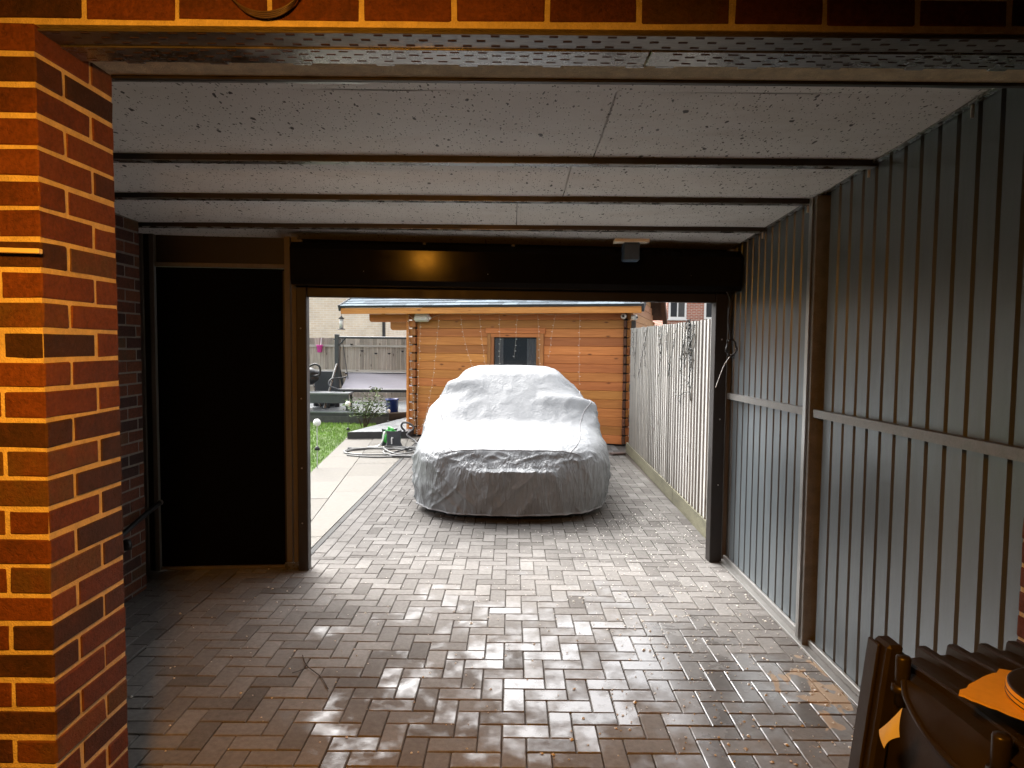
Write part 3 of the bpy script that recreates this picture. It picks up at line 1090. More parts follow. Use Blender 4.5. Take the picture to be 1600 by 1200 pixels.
for x in (1.13, 2.0, 2.62, 4.2):
    pbox(part, 'hanger_bracket', 'tan_post', x, x + (0.05 if x in (1.13, 4.2) else 0.02), -0.26, -0.23, 2.27, 2.352)

sd = thing('side_door', 'tall plain black door left of the roller opening', 'door', BO, BA)
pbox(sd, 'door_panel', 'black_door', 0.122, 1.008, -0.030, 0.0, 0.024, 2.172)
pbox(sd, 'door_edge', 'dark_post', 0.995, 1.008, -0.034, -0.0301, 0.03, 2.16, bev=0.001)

rd = thing('roller_door', 'raised dark brown roller door with box housing over the drive', 'roller door', BO, BA)
# housing: a box whose front leans very slightly forward at the top
p = MB()
hx0, hx1 = 1.11, 4.28
prof = [(-0.30, 2.08), (-0.278, 2.045), (0.0, 2.045), (0.0, 2.335), (-0.262, 2.335), (-0.312, 2.285)]
vs = [(x, y, z) for x in (hx0, hx1) for (y, z) in prof]
n = len(prof)
p.add(vs, [tuple(range(n)), tuple(range(2 * n - 1, n - 1, -1))] + [(i, n + i, n + (i + 1) % n, (i + 1) % n) for i in range(n)])
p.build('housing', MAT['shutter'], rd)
pbox(rd, 'bottom_slat', 'dark_post', 1.178, 4.166, -0.10, -0.06, 1.972, 2.043, bev=0.004)
pbox(rd, 'guide', 'dark_post', 1.104, 1.176, -0.115, -0.015, 0.0, 2.044, bev=0.004)
pbox(rd, 'guide', 'dark_post', 4.168, 4.262, -0.105, -0.015, 0.0, 2.044, bev=0.004)
for (x, zz) in ((1.135, (0.35, 0.75, 1.25, 1.75)), (4.215, (0.6, 1.1, 1.7))):
    for z in zz:
        s = MB()
        s.ball((x, -0.117, z), 0.006, seg=8, rings=5)
        s.build('screw', MAT['alu'], rd)
for x in (1.6, 2.45, 3.35, 3.9):
    s = MB()
    s.ball((x, -0.301, 2.12 + 0.1 * ((x * 7) % 1)), 0.004, seg=8, rings=5)
    s.build('screw', MAT['alu'], rd)

# blue unit hanging from a pale bracket under the roof
bb = thing('blue_box', 'small blue box hanging from a pale strip under the carport roof', 'box', (0.79, 4.62, 2.22))
pbox(bb, 'case', 'blue_box', -0.055, 0.055, -0.04, 0.06, -0.005, 0.115, bev=0.008)
pbox(bb, 'mounting_strip', 'batten', -0.115, 0.115, -0.05, 0.04, 0.1155, 0.138, bev=0.003)

# pipework on the left wall
pp = thing('wall_pipe', 'short black pipe and valve low on the dark brick side wall', 'pipe', (-2.43, 4.2, 0.4))
m_ = MB()
m_.tube(spline([(0.04, -0.35, 0.02), (0.05, -0.1, 0.06), (0.05, 0.12, 0.11), (0.05, 0.36, 0.155)], 6), 0.017)
m_.build('pipe', MAT['black_plastic'], pp)
m_ = MB()
m_.lathe([(0.0, -0.03), (0.028, -0.03), (0.03, 0.0), (0.022, 0.03), (0.0, 0.03)], 14, (0.045, -0.03, -0.015))
m_.tube([(-0.005, -0.03, -0.015), (0.06, -0.03, -0.015)], 0.015)
m_.build('valve', MAT['black_plastic'], pp)
m_ = MB()
m_.tube([(0.05, 0.36, 0.155), (0.05, 0.375, 0.16)], 0.02)
m_.build('end_cap', MAT['galv'], pp)

# black cable coil and pale pull cord by the right guide
cc = thing('cable_coil', 'black cable coiled on the right door post under the housing', 'cable', (1.60, 5.02, 1.64))
m_ = MB()
pts = []
for k in range(70):
    a = k * 0.35
    pts.append((0.035 * math.cos(a) + random.gauss(0, .004), -0.03 + random.gauss(0, .006), 0.06 * math.sin(a) + random.gauss(0, .004)))
m_.tube(spline(pts, 2), 0.004, 6)
m_.tube(spline([(0.0, -0.02, 0.05), (-0.03, -0.04, 0.2), (-0.02, -0.05, 0.33), (-0.05, -0.04, 0.42)], 8), 0.006, 6)
m_.build('coil', MAT['black_plastic'], cc)
m_ = MB()
m_.tube(spline([(0.0, -0.03, -0.05), (-0.06, -0.05, -0.14), (-0.115, -0.06, -0.29)], 8), 0.0025, 6)
m_.build('pull_cord', MAT['white_paint'], cc)

# cable coil hung on the front brickwork
lc = thing('hung_cable', 'thin mauve cable hung in loops on the brick above the opening', 'cable', (-0.6, 1.685, 2.50))
m_ = MB()
for k in range(4):
    pts = []
    r = 0.078 + 0.005 * k
    for q in range(41):
        a = 2 * PI * q / 40
        pts.append((r * math.cos(a) * 1.05, -0.004 * k, r * math.sin(a) * 0.92 + 0.007 * k))
    m_.tube(pts, 0.0022, 6, caps=False)
m_.build('loop', MAT['cable_clear'], lc)
m_ = MB()
m_.tube([(0, 0.02, 0.075), (0, -0.025, 0.08)], 0.003)
m_.build('nail', MAT['galv'], lc)

# pale batten end poking across the pier
m_ = MB()
m_.bev(-0.30, 0.0, -0.008, 0.008, -0.007, 0.005, 0.0015, M=Matrix.Rotation(0.02, 4, 'Y'))
tag(m_.build('wooden_batten', MAT['batten'], loc=(-1.158, 1.686, 1.868)), 'thin pale wooden batten fixed across the orange lit brick pier', 'batten')

# ================================================================== PASSAGE FLOODLIGHT (lights the pier; mirrored in the roller housing)
LP = Vector((-0.40, 0.25, 2.33))
fl = thing('passage_pendant', 'warm shaded pendant lamp hanging in the passage above the viewer', 'lamp', LP)
aim = Vector((-0.2, 0.72, -0.72)).normalized()
m_ = MB()
m_.tube([(0, 0, 0.12), (0, 0, 0.72)], 0.004, 6)
m_.build('cord', MAT['black_plastic'], fl)
m_ = MB()
vs, fs = [], []
prof = [(0.02, 0.125), (0.05, 0.11), (0.10, 0.06), (0.135, 0.0), (0.131, 0.0), (0.096, 0.056), (0.048, 0.104), (0.02, 0.118)]
for r_, z_ in prof:
    for k in range(28):
        vs.append((r_ * math.cos(2 * PI * k / 28), r_ * math.sin(2 * PI * k / 28), z_))
for i in range(len(prof) - 1):
    for k in range(28):
        fs.append((i * 28 + k, i * 28 + (k + 1) % 28, (i + 1) * 28 + (k + 1) % 28, (i + 1) * 28 + k))
m_.add(vs, fs, 0.5, True)
m_.build('shade', MAT['black_plastic'], fl)
em = NT('warm_bulb')
em.set(Base_Color=(0.9, 0.6, 0.3), Emission_Color=(1.0, 0.38, 0.04), Emission_Strength=5.0)
m_ = MB()
m_.ball((0, 0, 0.0), 0.04, seg=16, rings=12)
m_.build('bulb', em.m, fl)
ld = bpy.data.lights.new('lamp_beam', 'SPOT')
ld.energy = 60.0
ld.color = (1.0, 0.375, 0.03)
ld.spot_size = math.radians(148)
ld.spot_blend = 1.0
ld.shadow_soft_size = 0.10
lo = bpy.data.objects.new('lamp_beam', ld)
COL.objects.link(lo)
lo.parent = fl
lo.location = (0, 0, -0.045)
lo.rotation_euler = (-aim).to_track_quat('Z', 'Y').to_euler()

# ================================================================== WHEELIE BIN (bottom right)
bn = thing('wheelie_bin', 'dark brown wheelie bin with ribbed lid at the right foreground', 'bin', (0.76, 1.05, 0))
# local: x to the right from the hinge side, y away
m_ = MB()


def ring(x0, x1, y0, y1, z):
    return [(x0, y0, z), (x1, y0, z), (x1, y1, z), (x0, y1, z)]


levels = [ring(0.10, 0.50, -0.20, 0.22, 0.03), ring(0.0, 0.55, -0.25, 0.285, 0.80), ring(0.0, 0.57, -0.27, 0.30, 0.93), ring(0.0, 0.57, -0.27, 0.30, 1.0)]
vs = [p for r in levels for p in r]
fs = [(3, 2, 1, 0)]
for l in range(3):
    for k in range(4):
        fs.append((l * 4 + k, l * 4 + (k + 1) % 4, (l + 1) * 4 + (k + 1) % 4, (l + 1) * 4 + k))
fs.append((12, 13, 14, 15))
m_.add(vs, fs)
m_.build('body', MAT['bin'], bn)
m_ = MB()
SHR = Matrix(((1, 0, 0.11, -0.117), (0, 1, 0, 0), (0, 0, 1, 0), (0, 0, 0, 1)))
m_.bev(-0.012, 0.02, 0.262, 0.318, 0.35, 1.062, 0.006, M=SHR)
m_.bev(-0.020, -0.0125, 0.285, 0.325, 0.35, 1.055, 0.002, M=SHR)
m_.bev(0.0205, 0.027, 0.270, 0.312, 0.35, 1.045, 0.002, M=SHR)
m_.build('corner_fin', MAT['bin'], bn)
# lid: gently domed sheet with raised ribs along y
nx, ny = 30, 12
P = np.zeros((nx, ny, 3))
for a in range(nx):
    for b_ in range(ny):
        x = 0.005 + 0.59 * a / (nx - 1)
        y = -0.29 + 0.62 * b_ / (ny - 1)
        P[a, b_] = (x, y, 1.022 + 0.035 * math.sin(PI * min(1, x / 0.5) * 0.5) - 0.02 * (y / 0.31) ** 2)
m_ = MB()
m_.grid(P, flip=False)
Q = P.copy()
Q[:, :, 2] -= 0.012
m_.grid(Q, flip=True)
o = m_.build('lid', MAT['bin'], bn)
for x in (0.045, 0.105, 0.165, 0.225, 0.285, 0.345, 0.405, 0.465):
    r = MB()
    zz = 1.022 + 0.035 * math.sin(PI * min(1, x / 0.5) * 0.5)
    ends = 0.335 + random.uniform(-0.006, 0.01)
    prof = [(x - 0.016, zz - 0.03), (x - 0.011, zz + 0.008), (x - 0.007, zz + 0.012), (x + 0.007, zz + 0.012), (x + 0.011, zz + 0.008), (x + 0.016, zz - 0.03)]
    vs = []
    for (yy, dz) in ((-0.30, -0.018), (-0.15, -0.003), (0.0, 0.0), (0.15, -0.003), (0.29, -0.015), (ends, -0.018)):
        vs += [(px_, yy, pz + dz) for (px_, pz) in prof]
    fs = []
    for s in range(5):
        for k in range(5):
            fs.append((s * 6 + k, (s + 1) * 6 + k, (s + 1) * 6 + k + 1, s * 6 + k + 1))
    fs.append((0, 1, 2, 3, 4, 5))
    fs.append((35, 34, 33, 32, 31, 30))
    r.add(vs, fs)
    r.build('rib', MAT['bin'], o)
for yy in (0.233, -0.032):
    k = MB()
    k.lathe([(0.0, 0.96), (0.0135, 0.96), (0.0135, 1.052), (0.012, 1.056), (0.0, 1.057)], 18, (0.0, yy, 0))
    k.lathe([(0.0, 0.985), (0.019, 0.985), (0.019, 1.0), (0.0, 1.0)], 18, (0.0, yy, 0))
    k.build('hinge_knuckle', MAT['bin'], bn)
edge = spline([(-0.004, 0.222, 1.012), (-0.018, 0.185, 0.994), (-0.028, 0.11, 0.975), (-0.026, 0.03, 0.966), (-0.008, -0.03, 0.968)], 8)
m_ = MB()
m_.tube(edge, 0.0055, 8)
m_.build('skirt_lip', MAT['bin'], bn)
m_ = MB()                          # turned-down rear flap of the lid
rows = []
for f_ in np.linspace(0, 1, 7):
    rows.append([(p_.x * f_ ** 0.6 + 0.004 * (1 - f_), p_.y, (1.026 - 0.02 * ((p_.y - 0.0) / 0.31) ** 2) * (1 - f_) + p_.z * f_) for p_ in edge])
m_.grid(np.array(rows))
m_.build('lid_skirt', MAT['bin'], bn)
for yy in (-0.2, 0.2):
    k = MB()
    k.lathe([(0.0, -0.025), (0.09, -0.025), (0.1, -0.012), (0.1, 0.012), (0.09, 0.025), (0.0, 0.025)], 20, (0.06, yy, 0.1), M=Matrix.Rotation(PI / 2, 4, 'X'))
    k.build('wheel', MAT['tyre'], bn)

# cardboard and tin on the lid
pl = [(0.735, 1.085), (0.765, 1.045), (0.79, 1.005), (0.82, 0.955), (0.86, 0.90), (1.02, 0.86), (1.03, 1.10), (0.93, 1.16), (0.86, 1.165), (0.80, 1.135)]
pl = [(x + random.uniform(-.004, .004), y + random.uniform(-.004, .004)) for x, y in pl]
fine = []
for i in range(len(pl)):
    a, b2 = pl[i], pl[(i + 1) % len(pl)]
    for k in range(5):
        t = k / 5
        fine.append((a[0] + (b2[0] - a[0]) * t + random.gauss(0, .0018), a[1] + (b2[1] - a[1]) * t + random.gauss(0, .0018)))
m_ = MB()
m_.prism(fine, 1.083, 1.0865)
tag(m_.build('cardboard_piece', MAT['card']), 'torn piece of brown cardboard lying on the ribbed bin lid', 'cardboard')
tin = thing('round_tin', 'black topped round tin with yellow bands on the cardboard', 'tin', (0.895, 1.03, 1.0868))
m_ = MB()
m_.lathe([(0.0, 0.0), (0.098, 0.0), (0.1, 0.002), (0.1, 0.022), (0.0, 0.022)], 48)
m_.build('yellow_side', MAT['yellow'], tin)
for z in (0.0065, 0.0145):
    m_ = MB()
    m_.lathe([(0.0, z), (0.1006, z), (0.1006, z + 0.0016), (0.0, z + 0.0016)], 48)
    m_.build('dark_band', MAT['black_plastic'], tin)
m_ = MB()
m_.lathe([(0.0, 0.0222), (0.0985, 0.0222), (0.0985, 0.0245), (0.095, 0.0255), (0.0, 0.0255)], 48)
m_.build('black_top', MAT['bin'], tin)
# paper scrap stuck to the bin
P = np.zeros((9, 9, 3))
c00, c10, c11, c01 = Vector((0.688, 1.228, 0.941)), Vector((0.690, 1.161, 1.02)), Vector((0.690, 1.165, 0.964)), Vector((0.686, 1.195, 0.925))
for a in range(9):
    for b_ in range(9):
        u, v = a / 8, b_ / 8
        p_ = (c00 * (1 - u) + c10 * u) * (1 - v) + (c01 * (1 - u) + c11 * u) * v
        bul = -math.sin(PI * u) * 0.003 - math.sin(PI * v) * 0.003
        P[a, b_] = (p_.x + bul - 0.006 * (1 - u) * v, p_.y + 0.004 * math.sin(PI * u) * (v - 0.5), p_.z + 0.006 * math.sin(PI * u) * (v - 0.5) - 0.006 * math.sin(PI * v) * (u - 0.5))
m_ = MB()
m_.grid(P)
tag(m_.build('paper_scrap', MAT['paper']), 'curled scrap of white paper stuck on the side of the bin', 'paper')

# ================================================================== COVERED CAR
car = thing('covered_car', 'car parked under a wrinkled silver fabric cover', 'car', (0, 0, 0))
NS, NQ = 250, 141
FR, RE, YW = 6.17, 10.35, 7.15
NF = 110
th = np.linspace(0, PI / 2, NF)
Yf = YW - (YW - FR) * np.cos(th) ** (2 / 2.7)
tt = np.linspace(0, 1, NS - NF + 1)[1:]
Ys = np.concatenate([Yf, YW + (RE - YW) * tt])
ztk = ([6.17, 6.24, 6.30, 6.37, 6.50, 6.9, 7.22, 7.30, 7.98, 8.15, 8.5, 8.9, 9.3, 9.9, 10.2, 10.35], [0.485, 0.50, 0.56, 0.655, 0.69, 0.75, 0.79, 0.815, 1.335, 1.372, 1.39, 1.38, 1.29, 1.06, 0.95, 0.85])
zt = np.interp(Ys, *ztk)
ker = np.array([1, 2, 3, 2, 1.0])
ker /= ker.sum()
zt_s = np.convolve(np.pad(zt, 2, mode='edge'), ker, 'valid')
zt = zt_s
W = 0.985


def halfw(y):
    w = np.full_like(y, W)
    f = np.clip((7.15 - y) / (7.15 - FR), 0, 1)
    w = w * (1 - f ** 2.7) ** (1 / 2.7)
    r = np.clip((y - 9.5) / (RE - 9.5), 0, 1)
    return np.maximum(w * (1 - r ** 3) ** (1 / 3), 0.002)


w = halfw(Ys)
w[:NF] = np.maximum(W * np.sin(th) ** (2 / 2.7), 0.004)
P = np.zeros((NS, NQ, 3))
half = NQ // 2
for i in range(NS):
    k = float(np.clip((zt[i] - 0.80) / 0.5, 0, 1))
    y, z = Ys[i], zt[i]
    lerp = lambda a, b: a + (b - a) * k
    wr = lerp(0.80 * w[i], min(0.54, w[i] * 0.6))
    prof = [(0, z), (wr * 0.8, z - lerp(0.006, 0.012)), (wr, z - lerp(0.02, 0.045)),
            (lerp(0.90 * w[i], 0.82 * w[i]), lerp(z - 0.055, 0.5 * z + 0.38)),
            (lerp(0.965 * w[i], 0.925 * w[i]), lerp(z - 0.11, 0.86)), (w[i] * 0.99, min(0.62, z - 0.17)), (w[i], min(0.40, z - 0.22)), (w[i] * 0.995, 0.25), (w[i] * 0.965, 0.08)]
    d_ = [0]
    for a, b2 in zip(prof[:-1], prof[1:]):
        d_.append(d_[-1] + math.hypot(a[0] - b2[0], a[1] - b2[1]) + 1e-6)
    q = np.linspace(0, d_[-1], half + 1)
    xs = np.interp(q, d_, [a[0] for a in prof])
    zs = np.interp(q, d_, [a[1] for a in prof])
    P[i, half:, 0], P[i, half:, 2] = xs, zs
    P[i, :half + 1, 0], P[i, :half + 1, 2] = -xs[::-1], zs[::-1]
    P[i, :, 1] = y
for _ in range(3):
    P[:, 1:-1, 0] = 0.25 * P[:, :-2, 0] + 0.5 * P[:, 1:-1, 0] + 0.25 * P[:, 2:, 0]
    P[:, 1:-1, 2] = 0.25 * P[:, :-2, 2] + 0.5 * P[:, 1:-1, 2] + 0.25 * P[:, 2:, 2]
for _ in range(2):
    P[2:-1, :, 0] = 0.25 * P[1:-2, :, 0] + 0.5 * P[2:-1, :, 0] + 0.25 * P[3:, :, 0]
    P[2:-1, :, 2] = 0.25 * P[1:-2, :, 2] + 0.5 * P[2:-1, :, 2] + 0.25 * P[3:, :, 2]
# mirrors push the fabric out
for (sx, my, mz, am) in ((1, 7.62, 0.99, 0.085), (-1, 7.85, 1.17, 0.12)):
    gg = np.exp(-((P[:, :, 1] - my) / 0.11) ** 2 - ((P[:, :, 2] - mz) / 0.10) ** 2) * (P[:, :, 0] * sx > 0.3)
    P[:, :, 0] += sx * am * gg
    P[:, :, 2] += 0.04 * gg
# surface normals
du = np.gradient(P, axis=0)
dv = np.gradient(P, axis=1)
N = np.cross(dv, du)
N /= (np.linalg.norm(N, axis=2, keepdims=True) + 1e-9)
cen = P.mean(axis=(0, 1))
sg = np.sign(((P - cen) * N).sum(axis=2, keepdims=True).mean())
N *= sg if sg != 0 else 1
low = P[:, :, 2] < zt[:, None] - 0.01
N[0] = (0, -1, 0)
P[0, :, 0] = 0.0
X, Y, Z = P[:, :, 0], P[:, :, 1], P[:, :, 2]
arc = np.arctan2(X, np.maximum(7.6 - Y, 0.05)) * 1.4
skirt = np.clip((0.62 - Z) / 0.12, 0, 1)
side = np.clip((np.abs(N[:, :, 0]) - 0.35) / 0.4, 0, 1) * np.clip((Y - 6.5) / 0.6, 0, 1)
ridge = lambda n: 1 - np.abs(2 * n - 1)
along = arc * 5 + Y * 0.6
w1 = ridge(vnoise(along * 1.5 + Z * 2.2 + 3, Z * 1.6 + along * .3))
w2 = ridge(vnoise(along * 3.2 - Z * 5.5 + 11, Z * 5 + along * 1.2 + 7))
w3 = ridge(vnoise(along * 6.0 + Z * 9 + 5, Z * 9 - along * 3 + 21))
w4 = vnoise(X * 4 + 5, Y * 3.3 + 2)
w5 = ridge(vnoise(X * 7 + Y * 3 + 1, Y * 6 - X * 3))
def fold(ang, fa, fb, ofs):
    c_, s_ = math.cos(ang), math.sin(ang)
    uu, vv = arc * 1.0 * c_ + Z * s_ + Y * 0.5, -arc * s_ + Z * c_
    return ridge(vnoise(uu * fa + ofs, vv * fb + ofs * 1.7)) ** 4


msk1 = np.clip((vnoise(arc * 2.2 + 4, Z * 3 + Y + 1) - 0.35) * 3, 0, 1)
msk2 = np.clip((vnoise(arc * 2.6 + 14, Z * 3 + Y + 9) - 0.4) * 3, 0, 1)
folds = 0.9 * msk1 * fold(0.75, 11, 1.6, 3) + 0.9 * msk2 * fold(-0.7, 12, 1.8, 8) + 0.7 * fold(0.12, 7, 0.8, 17) + 0.5 * msk1 * fold(-0.3, 17, 3, 29)
disp = skirt * (0.014 * (w1 ** 2 - 0.3) + 0.020 * (folds - 0.25)) + side * (0.012 * (w2 ** 2 - 0.3) + 0.014 * folds)
disp += (1 - skirt) * (0.008 * (w4 - 0.5) + 0.006 * (w5 ** 3))
frontband = np.exp(-((Z - 0.585) / 0.06) ** 2) * (Y < 6.6)
disp += frontband * 0.018 * (ridge(vnoise(X * 6 + Z * 14, Z * 16 - X * 5)) ** 2 - .3)
P = P + N * disp[:, :, None]
# uneven hem
hem = np.clip((0.22 - P[:, :, 2]) / 0.12, 0, 1)
P[:, :, 2] += hem * 0.02 * (vnoise(arc * 3 + 2, Y * 1.5) - 0.4)
m_ = MB()
m_.grid(P, flip=True)
slack = np.clip(skirt + 0.7 * frontband + 0.6 * side, 0, 1)
slack = np.clip(0.15 + 0.85 * slack, 0, 1)
m_.t = [float(v_) for v_ in (0.25 * (slack[:-1, :-1] + slack[1:, :-1] + slack[:-1, 1:] + slack[1:, 1:])).reshape(-1)]
cover = m_.build('fabric_cover', MAT['cover'], car)


def seam(ids, r=0.005):
    m2 = MB()
    pts = [Vector(P[i, j]) + Vector(N[i, j]) * 0.001 for i, j in ids]
    m2.tube(pts, r, 5)
    m2.build('seam', MAT['seam'], cover)


ih = int(np.argmin(np.abs(Ys - 6.37)))
jL, jR = int(NQ * 0.27), int(NQ * 0.73)
seam([(ih, j) for j in range(jL - 6, jR + 7)], 0.004)
seam([(i, jL) for i in range(ih, int(np.argmin(np.abs(Ys - 8.1))))])
seam([(i, jR) for i in range(ih, int(np.argmin(np.abs(Ys - 8.1))))])
m2 = MB()
m2.tube([Vector(P[i, 0]) for i in range(NS)][::-1] + [Vector(P[i, -1]) for i in range(1, NS)], 0.008, 6)
m2.build('elastic_hem', MAT['seam'], car)
for (x, y) in ((-0.76, 7.0), (0.76, 7.0), (-0.76, 9.5), (0.76, 9.5)):
    k = MB()
    k.lathe([(0.0, -0.10), (0.28, -0.10), (0.315, -0.07), (0.315, 0.07), (0.28, 0.10), (0.0, 0.10)], 28, (x, y, 0.318), M=Matrix.Rotation(PI / 2, 4, 'Y'))
    k.build('tyre', MAT['tyre'], car)
m_ = MB()
m_.bev(-0.80, 0.80, 6.75, 10.0, 0.17, 0.38, 0.05)
m_.build('underbody', MAT['tyre'], car)

# ================================================================== LOG CABIN
CA = math.radians(-15.6)
CO_ = (-1.8296, 12.1572, 0)
cab = thing('log_cabin', 'orange stained log cabin with small window and grey shingle roof', 'cabin', CO_, CA)
CL, CD = 3.894, 5.6           # length of the front, depth
PH = 0.146
z0 = 0.02


def plank_x(x0, x1, za, zb, y0=0.0, th=0.045, mat='cabin', name='wall_plank'):
    p = MB()
    p.bev(x0, x1, y0, y0 + th, za + 0.001, zb - 0.001, 0.006, random.random())
    return p.build(name, MAT[mat], cab)


wx0, wx1, wz0, wz1 = 1.46, 2.45, 1.02, 1.90
for c in range(15):
    za, zb = z0 + c * PH, z0 + (c + 1) * PH
    if zb > wz0 and za < wz1 - 0.06:
        plank_x(0.14, wx0, za, zb)
        plank_x(wx1, CL - 0.11, za, zb)
    else:
        plank_x(0.14, CL - 0.11, za, zb)
# corner posts: crossed log ends with dark notches between
for c in range(15):
    za, zb = z0 + c * PH, z0 + (c + 1) * PH
    for (x0, x1) in ((0.085, 0.139), (CL - 0.109, CL - 0.06)):      # side-wall log ends
        p = MB()
        p.bev(x0, x1, -0.075, -0.001, za + PH * 0.12, zb - PH * 0.12 + 0.008, 0.006, random.random())
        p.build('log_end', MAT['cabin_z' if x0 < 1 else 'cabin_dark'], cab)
    for (x0, x1) in ((-0.035, 0.0849), (CL - 0.0599, CL + 0.03)):   # front-wall log ends
        p = MB()
        p.bev(x0, x1, 0.0, 0.045, za + 0.012, zb - 0.012, 0.006, random.random())
        p.build('log_end', MAT['cabin'], cab)
p = MB()
p.box(0.03, CL - 0.03, 0.05, 0.07, 0.0, 2.2)
p.build('inner_lining', MAT['room_dark'], cab)
p = MB()
p.bev(-0.05, -0.005, -0.03, 0.0, 0.0, 2.19, 0.003, 0.9)
p.build('corner_trim', MAT['cabin'], cab)
# front brackets under the eave on the left
for (x0, za, zb) in ((-0.79, 2.030, 2.172), (-0.373, 1.885, 2.028)):
    r = 0.05
    poly = [(x0, zb), (x0, za + r)] + [(x0 + r - r * math.cos(a), za + r - r * math.sin(a)) for a in np.linspace(0.2, PI / 2, 6)] + [(-0.036, za), (-0.036, zb)]
    p = MB()
    vs = [(x, 0.0, z) for x, z in poly] + [(x, 0.045, z) for x, z in poly]
    nn = len(poly)
    p.add(vs, [tuple(range(nn)), tuple(range(2 * nn - 1, nn - 1, -1))] + [(i, nn + i, nn + (i + 1) % nn, (i + 1) % nn) for i in range(nn)], random.random())
    p.build('bracket_log', MAT['cabin'], cab)
# right side wall and gable
for c in range(23):
    za, zb = z0 + c * PH, z0 + (c + 1) * PH
    if c < 15:
        y0, y1 = 0.0465, CD
    else:
        s = (zb - 2.2) / math.tan(math.radians(21)) if zb > 2.2 else 0
        y0, y1 = 0.05 + s, CD - s
        if y1 - y0 < 0.2:
            continue
    for xx in (CL - 0.0585, 0.04):
        p = MB()
        p.bev(xx, xx + 0.045, y0, y1, za + 0.0012, zb - 0.0012, 0.006, random.random())
        p.build('wall_plank', MAT['cabin_y'], cab)
p = MB()
p.box(0.04, CL, CD, CD + 0.045, 0, 2.2)
p.build('rear_wall', MAT['cabin'], cab)
# window
win = thing('w', 'x', 'x')
bpy.data.objects.remove(win)
wn_o = MB()
for a in ((wx0 - 0.03, wx1 + 0.03, -0.035, -0.001, 1.834, 1.925), ):
    wn_o.bev(*a, 0.004, 0.7)
window = wn_o.build('window', MAT['cabin'], cab)
for a in ((wx0 - 0.002, wx0 + 0.06, -0.028, 0.02, wz0 - 0.06, 1.833), (wx0 + 0.0605, wx0 + 0.115, -0.018, 0.02, wz0 - 0.06, 1.77), (wx1 - 0.125, wx1 - 0.0625, -0.018, 0.02, wz0 - 0.06, 1.77), (wx1 - 0.062, wx1 + 0.002, -0.028, 0.02, wz0 - 0.06, 1.833), (wx0 + 0.0605, wx1 - 0.0625, -0.022, 0.02, 1.7705, 1.8328), (wx0, wx1, -0.04, 0.02, wz0 - 0.10, wz0 - 0.0601)):
    p = MB()
    p.bev(*a, 0.003, random.random())
    p.build('window_frame', MAT['cabin' if a[1] - a[0] > 0.3 else 'cabin_z'], window)
p = MB()
p.box(wx0 + 0.115, wx1 - 0.125, 0.008, 0.012, wz0 - 0.06, 1.77)
p.build('window_pane', MAT['pane'], window)
for (x0, x1) in ((wx0 + 0.12, wx0 + 0.27), (wx1 - 0.30, wx1 - 0.13)):
    Pc = np.zeros((24, 6, 3))
    for a in range(24):
        for b_ in range(6):
            u = a / 23
            Pc[a, b_] = (x0 + (x1 - x0) * u, 0.035 + 0.008 * math.sin(u * 26), wz0 - 0.05 + (1.80 - wz0) * b_ / 5)
    p = MB()
    p.grid(Pc)
    p.build('curtain', MAT['curtain'], window)
# fascia, roof
RP = math.radians(21)
EX0, EX1 = -1.20, 4.10
p = MB()
p.bev(EX0 + 0.02, EX1 - 0.01, -0.33, -0.30, 2.160, 2.266, 0.004, 0.75)
p.build('fascia_board', MAT['cabin'], cab)
p = MB()
p.box(EX0 + 0.03, EX1 - 0.02, -0.299, -0.001, 2.205, 2.22, 0.4)
p.build('soffit_board', MAT['cabin'], cab)
RT = Matrix.Translation((0, -0.34, 2.268)) @ Matrix.Rotation(RP, 4, 'X')
rlen = (CD / 2 + 0.34) / math.cos(RP)
p = MB()
p.box(EX0, EX1, 0.0, rlen, 0.0, 0.03, M=RT)
rf = p.build('roof_slope', MAT['felt'], cab)
RT2 = Matrix.Translation((0, CD + 0.34, 2.268)) @ Matrix.Rotation(-RP, 4, 'X')
p = MB()
p.box(EX0, EX1 + 0.08, -rlen, 0.0, 0.0, 0.05, M=RT2)
p.build('roof_slope', MAT['cabin_dark'], cab)
p = MB()
p.box(EX1 - 0.02, EX1 + 0.08, -rlen, 0.02, -0.16, -0.001, M=RT2)
p.build('barge_board', MAT['cabin_dark'], cab)
p = MB()
p.bev(EX0 - 0.02, EX0 + 0.02, -0.012, rlen, -0.055, 0.052, 0.004, M=RT)
p.build('verge_strip', MAT['felt'], cab)
p = MB()
p.bev(EX1 - 0.01, EX1 + 0.03, -0.012, rlen, -0.09, 0.046, 0.004, M=RT)
p.build('verge_strip', MAT['felt'], cab)
SW, SH = 0.25, 0.14
sp_ = MB()
sp_.add([(0.002, -0.008, 0.034), (SW - 0.002, -0.008, 0.034), (SW - 0.002, SH, 0.031), (0.002, SH, 0.031),
         (0.002, -0.008, 0.043), (SW - 0.002, -0.008, 0.043), (SW - 0.002, SH, 0.034), (0.002, SH, 0.034)],
        [(3, 2, 1, 0), (4, 5, 6, 7), (0, 1, 5, 4), (1, 2, 6, 5), (2, 3, 7, 6), (3, 0, 4, 7)])
shf = MB()
